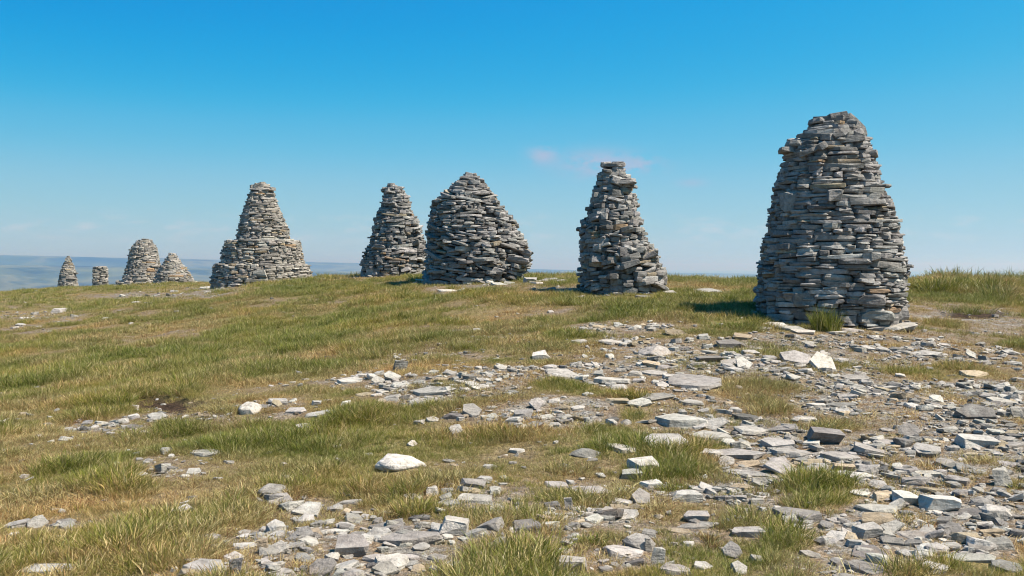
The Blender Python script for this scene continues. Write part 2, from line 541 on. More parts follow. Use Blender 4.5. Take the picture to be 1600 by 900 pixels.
# ------------------------------------------------------------------ ground sheet
def build_ground():
    az_in = np.linspace(R(-34), R(34), 560)
    az_out = np.linspace(R(34), R(326), 150)[1:-1]
    az = np.concatenate([az_in, az_out])
    rs = np.concatenate([[0.3, 1.0, 1.8, 2.6], np.geomspace(3.2, 45, 230), np.geomspace(45, 130, 60)[1:], np.geomspace(130, 48000, 150)[1:]])
    A, Rr = np.meshgrid(az, rs)
    X = np.sin(A) * Rr; Y = np.cos(A) * Rr
    xf, yf = X.ravel(), Y.ravel()
    Z = height(xf, yf)
    S, peat, _, _ = masks(xf, yf, Z)
    Z = Z - 0.07 * peat * (np.hypot(xf, yf) < 60)
    V = np.stack([xf, yf, Z], 1)
    nr, na = Rr.shape
    i = np.arange(nr - 1)[:, None] * na; j = np.arange(na)[None]
    j2 = (j + 1) % na
    F = np.stack([(i + j), (i + j2), (i + na + j2), (i + na + j)], -1).reshape(-1, 4)[:, ::-1]
    V = np.concatenate([V, [[0, 0, float(height(0.0, 0.0))]]])
    me = mesh_from('ground', V, F, GROUND, True)
    c = bmesh.new(); c.from_mesh(me); c.verts.ensure_lookup_table()
    ctr = c.verts[len(V) - 1]
    for k in range(na):
        c.faces.new((ctr, c.verts[(k + 1) % na], c.verts[k])).smooth = True
    c.to_mesh(me); c.free()
    for nm, val in (('stony', S), ('peat', peat), ('far', sstep(90, 320, np.hypot(xf, yf)))):
        at = me.attributes.new(nm, 'FLOAT', 'POINT')
        at.data.foreach_set('value', np.append(val, 0.2).astype(np.float32))
    o = add('ground', me, kind='structure')
    return o


build_ground()


# ------------------------------------------------------------------ stones: shared shapes
def hull_stone(seed, n=7, squash=1.0, taper=0.12, flat=0.06):
    """unit slab, -0.5..0.5 on each axis, broken edges; about 30 triangles"""
    r = random.Random(seed)
    bm = bmesh.new()
    a0 = r.random() * 6.28
    p = 3.4 + r.random() * 3
    for k in range(n):
        a = a0 + 2 * PI * (k + r.uniform(-0.3, 0.3)) / n
        q = (abs(math.cos(a)) ** p + abs(math.sin(a)) ** p) ** (-1 / p) * r.uniform(0.86, 1.04) * 0.5
        x, y = math.cos(a) * q, math.sin(a) * q
        for s in (-1, 1):
            t = 1 - r.uniform(0, taper)
            bm.verts.new((x * t + r.uniform(-.02, .02), y * t + r.uniform(-.03, .03), s * (0.5 - r.uniform(0, flat) - (0.16 if r.random() < 0.18 else 0))))
        if r.random() < 0.5:
            bm.verts.new((x * 1.05, y * 1.05, r.uniform(-0.25, 0.25)))
    res = bmesh.ops.convex_hull(bm, input=bm.verts)
    junk = [g for g in res['geom_interior'] if isinstance(g, bmesh.types.BMVert)]
    bmesh.ops.delete(bm, geom=junk, context='VERTS')
    co = np.array([v.co[:] for v in bm.verts])
    mn, mx = co.min(0), co.max(0)
    for v in bm.verts:
        v.co = [(v.co[i] - mn[i]) / (mx[i] - mn[i]) - 0.5 for i in range(3)]
    bmesh.ops.recalc_face_normals(bm, faces=bm.faces)
    bmesh.ops.triangulate(bm, faces=bm.faces)
    return bm


def cut_stone(seed, cuts=9, bevel=0.018):
    """angular broken block: a box chopped by planes, edges worn a little"""
    r = random.Random(seed)
    bm = bmesh.new()
    bmesh.ops.create_cube(bm, size=1.0)
    for v in bm.verts:
        v.co += Vector((r.uniform(-.2, .2), r.uniform(-.2, .2), r.uniform(-.14, .14)))
    for k in range(cuts):
        d = Vector((r.gauss(0, 1), r.gauss(0, 1), r.gauss(0, 0.55)))
        d.normalize()
        ext = max(v.co.dot(d) for v in bm.verts)
        co = d * (ext - r.uniform(0.03, 0.17))
        g = bmesh.ops.bisect_plane(bm, geom=bm.verts[:] + bm.edges[:] + bm.faces[:], plane_co=co, plane_no=d, clear_outer=True)
        ed = [e for e in g['geom_cut'] if isinstance(e, bmesh.types.BMEdge)]
        try:
            bmesh.ops.holes_fill(bm, edges=ed, sides=0)
        except Exception:
            pass
    bmesh.ops.remove_doubles(bm, verts=bm.verts, dist=0.02)
    bmesh.ops.recalc_face_normals(bm, faces=bm.faces)
    bmesh.ops.bevel(bm, geom=bm.edges[:], offset=bevel, segments=1, affect='EDGES', clamp_overlap=True)
    co = np.array([v.co[:] for v in bm.verts])
    mn, mx = co.min(0), co.max(0)
    for v in bm.verts:
        v.co = [(v.co[i] - mn[i]) / (mx[i] - mn[i]) - 0.5 for i in range(3)]
    bmesh.ops.triangulate(bm, faces=bm.faces)
    return bm


def flat_stone(seed):
    """thin broken slab: irregular many-sided outline, uneven top, worn edges"""
    r = random.Random(seed)
    bm = bmesh.new()
    n = r.choice((5, 5, 6, 7))
    a0 = r.random() * 6.28
    for k in range(n):
        a = a0 + 2 * PI * (k + r.uniform(-0.34, 0.34)) / n
        q = 0.5 * r.uniform(0.72, 1.05)
        x, y = math.cos(a) * q, math.sin(a) * q
        t = r.uniform(0.88, 1.0)
        bm.verts.new((x * t, y * t, 0.5 - r.uniform(0, 0.14) - (0.25 if r.random() < 0.15 else 0)))
        bm.verts.new((x * r.uniform(0.85, 1.03), y * r.uniform(0.85, 1.03), -0.5 + r.uniform(0, 0.2)))
        if r.random() < 0.6:
            bm.verts.new((x * 1.04, y * 1.04, r.uniform(-0.2, 0.3)))
    res = bmesh.ops.convex_hull(bm, input=bm.verts)
    bmesh.ops.delete(bm, geom=[g for g in res['geom_interior'] if isinstance(g, bmesh.types.BMVert)], context='VERTS')
    bmesh.ops.recalc_face_normals(bm, faces=bm.faces)
    bmesh.ops.dissolve_limit(bm, angle_limit=0.12, verts=bm.verts, edges=bm.edges)
    bmesh.ops.bevel(bm, geom=bm.edges[:], offset=0.012, segments=1, affect='EDGES', clamp_overlap=True)
    co = np.array([v.co[:] for v in bm.verts]); mn, mx = co.min(0), co.max(0)
    for v in bm.verts:
        v.co = [(v.co[i] - mn[i]) / (mx[i] - mn[i]) - 0.5 for i in range(3)]
    bmesh.ops.triangulate(bm, faces=bm.faces)
    return bm


def round_stone(seed):
    from mathutils import noise as mn_
    r = random.Random(seed)
    bm = bmesh.new()
    bmesh.ops.create_icosphere(bm, subdivisions=4, radius=0.5)
    o = Vector((seed * 3.7, seed * 1.3, 0))
    planes = [(Vector((r.gauss(0, 1), r.gauss(0, 1), r.uniform(-0.1, 1.0))).normalized(), r.uniform(0.30, 0.42)) for _ in range(9)]
    for v in bm.verts:
        n = mn_.fractal(v.co * 2.0 + o, 1.0, 2.0, 3)
        v.co *= 1 + 0.16 * n
        for d, lim in planes:                # broken faces, worn
            e = v.co.dot(d) - lim
            if e > 0:
                v.co -= d * e * 0.9
        v.co *= 1 + 0.045 * mn_.fractal(v.co * 9.0 + o, 1.0, 2.0, 3)
    co = np.array([v.co[:] for v in bm.verts]); a, c = co.min(0), co.max(0)
    for v in bm.verts:
        v.co = [(v.co[i] - a[i]) / (c[i] - a[i]) - 0.5 for i in range(3)]
    return bm


def lib(maker, seeds, smooth=False, name='stone'):
    out = []
    for s in seeds:
        bm = maker(s)
        me = bpy.data.meshes.new(name); bm.to_mesh(me); bm.free()
        me.polygons.foreach_set('use_smooth', np.full(len(me.polygons), smooth))
        me.materials.append(STONE)
        out.append(me)
    return out


SLABS = lib(lambda s: hull_stone(s, 7 + s % 3), range(100, 136))
BLOCKS = lib(lambda s: cut_stone(s, 7 + s % 5), range(200, 218))
FLATS = lib(flat_stone, range(300, 326))
ROUNDS = lib(round_stone, range(1, 6), True)
CHIPS = lib(lambda s: hull_stone(s, 5 + s % 3, taper=0.3, flat=0.3), range(400, 424))


def arrays(me):
    n = len(me.vertices); V = np.empty(n * 3, np.float32); me.vertices.foreach_get('co', V)
    me.calc_loop_triangles()
    T = np.empty(len(me.loop_triangles) * 3, np.int32); me.loop_triangles.foreach_get('vertices', T)
    return V.reshape(-1, 3), T.reshape(-1, 3)


ARR = {}
for lst in (SLABS, CHIPS, BLOCKS, FLATS):
    for me in lst:
        ARR[me.name] = arrays(me)


def stone_tone(r, kind=None):
    if kind is None:
        u = r.random()
        kind = 'g' if u < 0.62 else ('l' if u < 0.84 else ('d' if u < 0.95 else ('t' if u < 0.985 else 'o')))
    base = {'g': (0.285, 0.268, 0.25), 'l': (0.38, 0.36, 0.335), 'd': (0.18, 0.17, 0.16), 't': (0.36, 0.295, 0.21), 'o': (0.34, 0.235, 0.15),
            'w': (0.56, 0.535, 0.50), 'p': (0.44, 0.415, 0.38)}[kind]
    base = (base[0] * 1.03, base[1], base[2] * 0.955)
    k = r.uniform(0.55, 0.96)
    return tuple(min(1, c * k * r.uniform(0.98, 1.02)) for c in base) + (1.0,)


class Joined:
    def __init__(s):
        s.V, s.F, s.C, s.n = [], [], [], 0

    def put(s, me, M, tone):
        V, T = ARR[me.name]
        M = np.array(M)
        W = V @ M[:3, :3].T + M[:3, 3]
        s.V.append(W); s.F.append(T + s.n); s.C.append(np.tile(np.array(tone, np.float32), (len(V), 1))); s.n += len(V)

    def build(s, name, mat=None, **kw):
        me = mesh_from(name, np.concatenate(s.V), np.concatenate(s.F), mat or STONE_J)
        a = me.attributes.new('tone', 'FLOAT_COLOR', 'POINT')
        a.data.foreach_set('color', np.concatenate(s.C).astype(np.float32).ravel())
        return add(name, me, **kw)


# ------------------------------------------------------------------ the nine cairns
def sil(rows, scale, ox, oy):
    return [(oy + zy / scale, ox + l / scale, ox + r / scale) for zy, l, r in rows]


CAIRNS = [
    dict(sp=0, rows=sil([(66, 410, 480), (85, 375, 505), (120, 345, 535), (150, 302, 552), (190, 275, 572), (240, 268, 590), (300, 240, 602), (350, 230, 628), (430, 220, 658),
                         (500, 203, 668), (570, 190, 684), (650, 181, 686), (700, 178, 680), (775, 178, 668)], 2.196, 1100, 150),
         size=1.0, thick=(0.030, 0.080), wid=0.36, messy=2.0, rot=0.0, p=2.3,
         label='tall bulging cairn of flat grey stones, nearest and rightmost of the nine'),
    dict(sp=1, rows=sil([(100, 300, 405), (125, 298, 412), (150, 270, 425), (190, 250, 465), (230, 244, 478), (260, 228, 475), (310, 222, 480), (350, 206, 495), (400, 176, 508), (470, 155, 528),
                         (520, 165, 550), (560, 164, 578), (600, 168, 608), (660, 164, 628), (720, 164, 645), (780, 166, 655), (825, 168, 655)], 3.6, 860, 230),
         size=0.82, thick=(0.036, 0.115), wid=0.30, messy=7.0, rot=0.4, p=2.1,
         label='ragged leaning cairn with a flat slab on top, second from the right'),
    dict(sp=2, rows=sil([(88, 765, 820), (120, 715, 855), (150, 685, 888), (200, 630, 940), (246, 590, 972), (256, 558, 975), (300, 540, 1010), (380, 520, 1078), (450, 515, 1115), (530, 510, 1172),
                         (620, 505, 1188), (680, 497, 1185), (750, 490, 1150)], 4.09, 540, 250),
         size=1.0, thick=(0.034, 0.086), wid=0.35, messy=6.0, rot=0.2, p=2.2,
         label='wide slumping cairn with a broken right flank, broadest of the middle group'),
    dict(sp=3, rows=sil([(165, 258, 345), (190, 245, 372), (240, 226, 402), (290, 224, 420), (350, 192, 438), (400, 177, 480), (460, 170, 498), (530, 146, 512), (600, 116, 520),
                         (650, 98, 520), (735, 92, 520)], 4.09, 540, 250),
         size=0.95, thick=(0.036, 0.092), wid=0.35, messy=5.5, rot=0.9, p=2.1,
         label='narrow rough cairn partly hidden behind the wide slumping one'),
    dict(sp=4, rows=sil([(75, 470, 535), (95, 445, 550), (120, 408, 582), (150, 402, 578), (200, 382, 597), (300, 345, 642), (400, 320, 686), (472, 308, 696), (476, 232, 766), (550, 212, 786),
                         (641, 194, 797), (646, 154, 832), (700, 144, 847), (780, 130, 858)], 4.5, 300, 270),
         size=1.0, thick=(0.036, 0.082), wid=0.36, messy=2.5, rot=0.0, p=2.05,
         label='tall three-tiered cairn with two stepped ledges round its base'),
    dict(sp=5, rows=sil([(225, 1285, 1338), (240, 1272, 1346), (290, 1237, 1374), (340, 1203, 1418), (390, 1178, 1452), (446, 1158, 1478)], 4.848, 0, 350),
         size=0.95, thick=(0.05, 0.11), wid=0.38, messy=4.0, rot=0.0, p=2.0,
         label='low squat cone cairn just right of the domed cairn'),
    dict(sp=6, rows=sil([(118, 1062, 1132), (130, 1036, 1160), (180, 994, 1188), (230, 976, 1198), (300, 968, 1208), (350, 953, 1214), (400, 934, 1224), (430, 926, 1232), (433, 884, 1242), (460, 882, 1246)], 4.848, 0, 350),
         size=0.95, thick=(0.05, 0.11), wid=0.40, messy=2.5, rot=0.0, p=2.1,
         label='domed round-topped cairn on a low stone plinth'),
    dict(sp=7, rows=sil([(322, 697, 824), (400, 693, 828), (490, 690, 833)], 4.848, 0, 350),
         size=1.0, thick=(0.05, 0.11), wid=0.42, messy=1.5, rot=0.22, p=9.0,
         label='small square flat-topped stone pillar, lowest of the nine'),
    dict(sp=8, rows=sil([(246, 508, 528), (265, 497, 539), (300, 480, 551), (350, 460, 568), (400, 449, 579), (450, 442, 588), (500, 436, 594)], 4.848, 0, 350),
         size=0.9, thick=(0.05, 0.11), wid=0.36, messy=3.0, rot=0.0, p=2.0,
         label='slender pointed cairn standing farthest left on the slope'),
]
CAIRN_FOOT = []                                   # (x, y, radius) kept clear of grass
STONE_LIMIT = 300


def build_cairn(spec, seed):
    r = random.Random(seed)
    px0, py0, dist = CAIRN_SPOTS[spec['sp']]
    rows = spec['rows']
    m = dist / FPX
    base = at_depth(px0, py0, dist)
    gz = float(height(base[0], base[1]))
    yb = rows[-1][0]
    zz, cx, hw = [], [], []
    z0row = at_depth(px0, yb, dist)[2]
    for py, l, rr in reversed(rows):
        a = at_depth(l, py, dist); b = at_depth(rr, py, dist)
        zz.append(a[2]); cx.append((a[0] + b[0]) / 2); hw.append((b[0] - a[0]) / 2 * 0.965)
    zz = np.array(zz); cx = np.array(cx); hw = np.array(hw)
    xb = cx[0]; rb = hw.max()
    ring = [float(height(xb + rb * math.cos(a), base[1] + rb * math.sin(a))) for a in np.linspace(0, 6.28, 16)]
    zbot = min(min(ring), zz[0]) - 0.05
    ztop = zz[-1]
    root = bpy.data.objects.new('stone_cairn', None)
    root.empty_display_size = 0.5
    root.location = (xb, base[1], gz)
    COL.objects.link(root)
    root['label'] = spec['label']; root['category'] = 'cairn'; root['group'] = 'nine cairns standing in a line'
    O = np.array([xb, base[1], gz])
    CAIRN_FOOT.append((xb, base[1], rb))
    p = spec['p']; rot = spec['rot']

    def point(th, z):
        c = np.interp(z, zz, cx); h = np.interp(z, zz, hw)
        a = th - rot
        k = (abs(math.cos(a)) ** p + abs(math.sin(a)) ** p) ** (-1.0 / p)
        if p > 5:
            k *= 1 / max(math.cos(rot) + math.sin(rot) * 0.9, 0.5)
        if spec['sp'] == 2 and math.sin(th) < 0:
            # right half of the front is a slumped, hollowed flank
            k *= 1 - 0.07 * math.exp(-((th - (2 * PI - 0.95)) / 0.16) ** 2) * (z < zz[0] + 2.2)
        return np.array([c + h * k * math.cos(th), base[1] + h * k * math.sin(th), z]), h * k

    dcol = 0.03
    nc = max(60, int(2 * PI * rb / dcol))
    dth = 2 * PI / nc
    H = np.full(nc, zbot) + np.array([r.uniform(0, 0.03) for _ in range(nc)])
    stones = []
    it = 0
    while it < 9000:
        it += 1
        c = int(np.argmin(H)); z = H[c]
        h = float(np.interp(z, zz, hw))
        if z > ztop - 0.05 or h < 0.10:
            break
        tol = 0.018
        i0 = c; i1 = c
        while i1 - i0 < nc - 1 and abs(H[(i0 - 1) % nc] - z) < tol:
            i0 -= 1
        while i1 - i0 < nc - 1 and abs(H[(i1 + 1) % nc] - z) < tol:
            i1 += 1
        arc = dth * max(h, 0.12)
        if (i1 - i0 + 1) * arc < 0.16:
            while (i1 - i0 + 1) * arc < 0.30 and i1 - i0 < nc - 1:
                lo_, hi_ = H[(i0 - 1) % nc] - z, H[(i1 + 1) % nc] - z
                if min(lo_, hi_) > 0.034:
                    break
                if lo_ < hi_:
                    i0 -= 1
                else:
                    i1 += 1
            z = max(z, float(np.max(H[[q % nc for q in range(i0, i1 + 1)]])) - 0.012)
        nplat = i1 - i0 + 1
        low = max(0.0, 1 - (z - zbot) / 0.5)
        Wt = spec['wid'] * math.exp(r.gauss(0, 0.38)) * (1 + 0.25 * low)
        T = r.uniform(*spec['thick']) * (1.0 + 0.35 * low)
        if r.random() < 0.16:
            T *= 1.35; 
        if Wt > 1.35 * spec['wid']:
            T *= 1.15
        wp = nplat * arc
        if wp < 0.55 * Wt:
            wn = nplat
            nb = min(H[(i0 - 1) % nc], H[(i1 + 1) % nc]) - z
            T = min(max(nb, 0.028), 0.15) if nb < 0.2 else T
        elif wp < 1.5 * Wt:
            wn = nplat
        else:
            wn = max(2, int(Wt / arc))
            if r.random() < 0.5:
                i0 = i1 - wn + 1
        wn = min(wn, nc, max(2, int(nc * 0.42)))
        idx = [(i0 + k) % nc for k in range(wn)]
        H[idx] = z + T + r.uniform(-0.004, 0.006)
        th = (i0 + (wn - 1) / 2 + 0.5) * dth
        zm = z + T / 2
        P, rr = point(th, min(zm, ztop))
        Pa, _ = point(th - 0.02, min(zm, ztop)); Pb, _ = point(th + 0.02, min(zm, ztop))
        tan = Pb - Pa; tan[2] = 0; tan /= max(np.linalg.norm(tan), 1e-6)
        nor = np.array([tan[1], -tan[0], 0])
        w = max(0.05, wn * dth * rr * 0.985 - 0.006)
        if p > 5:
            half = wn * dth / 2
            E0, _ = point(th - half, min(zm, ztop)); E1, _ = point(th + half, min(zm, ztop))
            tan = E1 - E0; w = max(0.05, float(np.linalg.norm(tan[:2])) - 0.004); tan /= np.linalg.norm(tan)
            nor = np.array([tan[1], -tan[0], 0]); P = (E0 + E1) * 0.4 + P * 0.2
        D = min(r.uniform(0.22, 0.42) * spec['size'], max(0.14, rr * 0.95))
        jut = r.gauss(0, 0.010 + 0.0045 * spec['messy']) + (r.uniform(0.02, 0.06) if r.random() < 0.06 + 0.02 * spec['messy'] else 0)
        if p > 5:
            jut *= 0.35
        if z < zbot + 0.1:
            jut = 0
        roll = R(r.gauss(0, spec['messy']))
        if spec['sp'] in (1, 2) and r.random() < 0.35:
            roll += R(r.uniform(4, 15)) * (1 if spec['sp'] == 2 else r.choice((-1, 1)))
        dip = R(r.gauss(-2, 2.5))
        C = P - nor * (D / 2 - jut); C[2] = zm
        if nor[1] < 0:
            qx, qy = to_pix(C[0] + nor[0] * D / 2, C[1] + nor[1] * D / 2, zm)
            if any(((qx - a) / rx_) ** 2 + ((qy - b_) / ry_) ** 2 < 1 for a, b_, rx_, ry_ in spec.get('holes', ())):
                continue
        stones.append((C, tan, nor, w, D, T * r.uniform(0.93, 1.0), roll, dip, r))
    extra = []
    top_c = np.interp(ztop, zz, cx)
    # the crown: a few slabs laid across the top
    topw = max(hw[-1], 0.09)
    zc = ztop - 0.22
    for k in range(4 if spec['sp'] != 7 else 0):
        t = r.uniform(0.05, 0.08)
        wk = topw * 2 * (1.25 - 0.22 * k) * r.uniform(0.85, 1.1) if spec['sp'] != 7 else topw * r.uniform(1.0, 1.6)
        ox = r.uniform(-.2, .2) * topw + (0 if spec['sp'] != 7 else (k - 1) * topw * 0.6)
        C = np.array([top_c + ox, base[1] + r.uniform(-.2, .2) * topw, zc + t / 2])
        tn = np.array([math.cos(0.3 * (k - 1)), math.sin(0.3 * (k - 1)), 0])
        extra.append((C, tn, np.array([tn[1], -tn[0], 0]), wk, wk * r.uniform(0.6, 0.9), t, R(r.gauss(0, 5)), R(r.gauss(0, 4)), r))
        if spec['sp'] != 7:
            zc += t * 0.92
    for (ex, ey, ew, eh, ang, *o) in spec.get('extra', ()):
        out = o[0] if o else 0.0
        zmid = at_depth(ex, ey, dist)[2]
        xm = at_depth(ex, ey, dist)[0]
        c = np.interp(zmid, zz, cx); h = float(np.interp(min(zmid, ztop), zz, hw))
        q = min(abs(xm - c) / max(h, 0.01), 0.97)
        yo = base[1] - h * math.sqrt(1 - q * q)
        D = max(0.16, min(0.34, h * 1.2))
        C = np.array([xm, yo + D / 2 - 0.05 - out, zmid])
        tn = np.array([1.0, 0, 0])
        extra.append((C, tn, np.array([0, -1.0, 0]), ew * m, D, eh * m, R(-ang), 0, r))
    mass = Joined()
    vis = []
    allst = [(s, 0) for s in stones] + [(s, 1) for s in extra]
    for s, ex in allst:
        C, tan, nor, w, D, T, roll, dip, _ = s
        v = EYE - C; v = v / np.linalg.norm(v)
        vis.append(max(0.0, float(nor @ v)) * w * T + (9 if ex else 0))
    small_far = spec['sp'] in (5, 6, 7, 8)
    order = np.argsort(-np.array(vis))
    chosen = set(int(k) for k in order[:STONE_LIMIT] if vis[int(k)] > 0.0004)
    if small_far:
        chosen = set()
    for k, (s, ex) in enumerate(allst):
        C, tan, nor, w, D, T, roll, dip, _ = s
        Bm = Matrix(((tan[0], nor[0], 0, 0), (tan[1], nor[1], 0, 0), (0, 0, 1, 0), (0, 0, 0, 1)))
        Q = Bm @ Matrix.Rotation(roll, 4, 'Y') @ Matrix.Rotation(dip, 4, 'X') @ Matrix.Diagonal((w * 1.02, D, T * 1.03, 1))
        M = Matrix.Translation(Vector(C - O)) @ Q
        me = r.choice(SLABS) if (T < 0.14 or r.random() < 0.4) else r.choice(BLOCKS)
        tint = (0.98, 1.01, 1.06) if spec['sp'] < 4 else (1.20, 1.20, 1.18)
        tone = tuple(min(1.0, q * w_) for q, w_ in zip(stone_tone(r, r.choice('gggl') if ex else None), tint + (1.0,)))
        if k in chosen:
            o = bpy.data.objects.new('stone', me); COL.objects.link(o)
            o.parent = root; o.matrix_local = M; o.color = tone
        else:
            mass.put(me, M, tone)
    if mass.n:
        mass.build('stone_courses' if small_far else 'rubble', parent=root, kind='stuff')
    # the packed heart behind the face stones
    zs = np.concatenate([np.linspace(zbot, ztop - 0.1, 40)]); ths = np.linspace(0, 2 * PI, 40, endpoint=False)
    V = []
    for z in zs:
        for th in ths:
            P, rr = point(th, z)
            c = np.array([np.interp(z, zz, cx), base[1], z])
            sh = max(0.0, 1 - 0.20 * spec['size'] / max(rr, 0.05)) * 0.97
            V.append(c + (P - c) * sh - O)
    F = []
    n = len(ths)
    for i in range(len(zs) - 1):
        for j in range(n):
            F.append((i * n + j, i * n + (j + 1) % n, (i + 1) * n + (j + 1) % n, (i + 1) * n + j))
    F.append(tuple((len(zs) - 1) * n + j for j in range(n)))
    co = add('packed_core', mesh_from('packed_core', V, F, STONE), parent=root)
    co.color = (0.12, 0.115, 0.11, 1)  # darker than the face stones: shade of the gaps put into the colour
    return len(stones)


CAIRNS[0]['extra'] = [(1304, 187, 29, 17, 3), (1277, 190, 25, 8, 6), (1332, 199, 46, 15, -44, 0.02), (1297, 214, 32, 13, 38, 0.06), (1324, 213, 22, 10, 22, 0.05),
                      (1313, 224, 38, 10, 4, 0.05), (1252, 241, 40, 8, 20, 0.06), (1229, 236, 32, 9, 4, 0.07), (1239, 227, 26, 9, -3, 0.03), (1266, 235, 16, 10, 30, 0.08),
                      (1222, 318, 26, 30, 2, 0.03), (1276, 311, 24, 18, 8, 0.04), (1337, 487, 54, 14, -3, 0.06), (1322, 321, 60, 9, 0, 0.03), (1325, 465, 48, 15, 0, 0.03),
                      (1384, 486, 22, 22, 2, 0.03), (1231, 465, 32, 20, 4, 0.03), (1324, 402, 28, 12, 0, 0.04)]
CAIRNS[1]['extra'] = [(958, 259, 33, 6, 1, 0.05), (964, 255, 18, 2, 0, 0.05), (974, 287, 36, 6, 1, 0.05), (932, 388, 19, 12, 3, 0.06), (966, 394, 23, 13, 1, 0.05), (992, 392, 25, 9, 8, 0.04), (977, 403, 34, 9, 16, 0.06),
                      (975, 413, 34, 11, 17, 0.07), (1008, 401, 26, 10, 24, 0.05), (931, 405, 21, 10, -2, 0.04), (951, 407, 18, 9, -3, 0.03), (974, 361, 26, 11, 12, 0.05), (1000, 440, 28, 8, 10, 0.05)]
CAIRNS[2]['extra'] = [(732, 274, 15, 9, -8, 0.0), (722, 288, 20, 8, 2, 0.03), (742, 287, 18, 7, -2, 0.03), (684, 318, 16, 10, 8, 0.0), (808, 407, 48, 10, -8, 0.10), (727, 390, 25, 7, 0, 0.04), (820, 395, 26, 10, -20, 0.05),
                      (779, 423, 19, 10, -14, 0.03), (755, 406, 36, 6, 3, 0.04)]
CAIRNS[3]['extra'] = [(612, 289, 12, 4, 4, 0), (638, 420, 18, 8, 8, 0.05), (650, 381, 16, 8, 10, 0.04), (598, 387, 26, 8, -8, 0.05)]
CAIRNS[4]['extra'] = [(409, 288, 12, 6, 6, 0), (402, 291, 9, 8, 45, 0.03), (425, 295, 14, 5, -10, 0.05), (425, 427, 20, 11, 0, 0.03), (396, 291, 12, 5, 12, 0.03)]
CAIRNS[2]['holes'] = [(817, 396, 8, 5), (764, 335, 9, 4)]
CAIRNS[1]['holes'] = [(947, 424, 8, 7)]
CAIRNS[7]['holes'] = [(166, 432, 5, 2.2)]
CAIRNS[3]['holes'] = [(650, 369, 4, 4)]
for k, sp in enumerate(CAIRNS):
    build_cairn(sp, 900 + k)


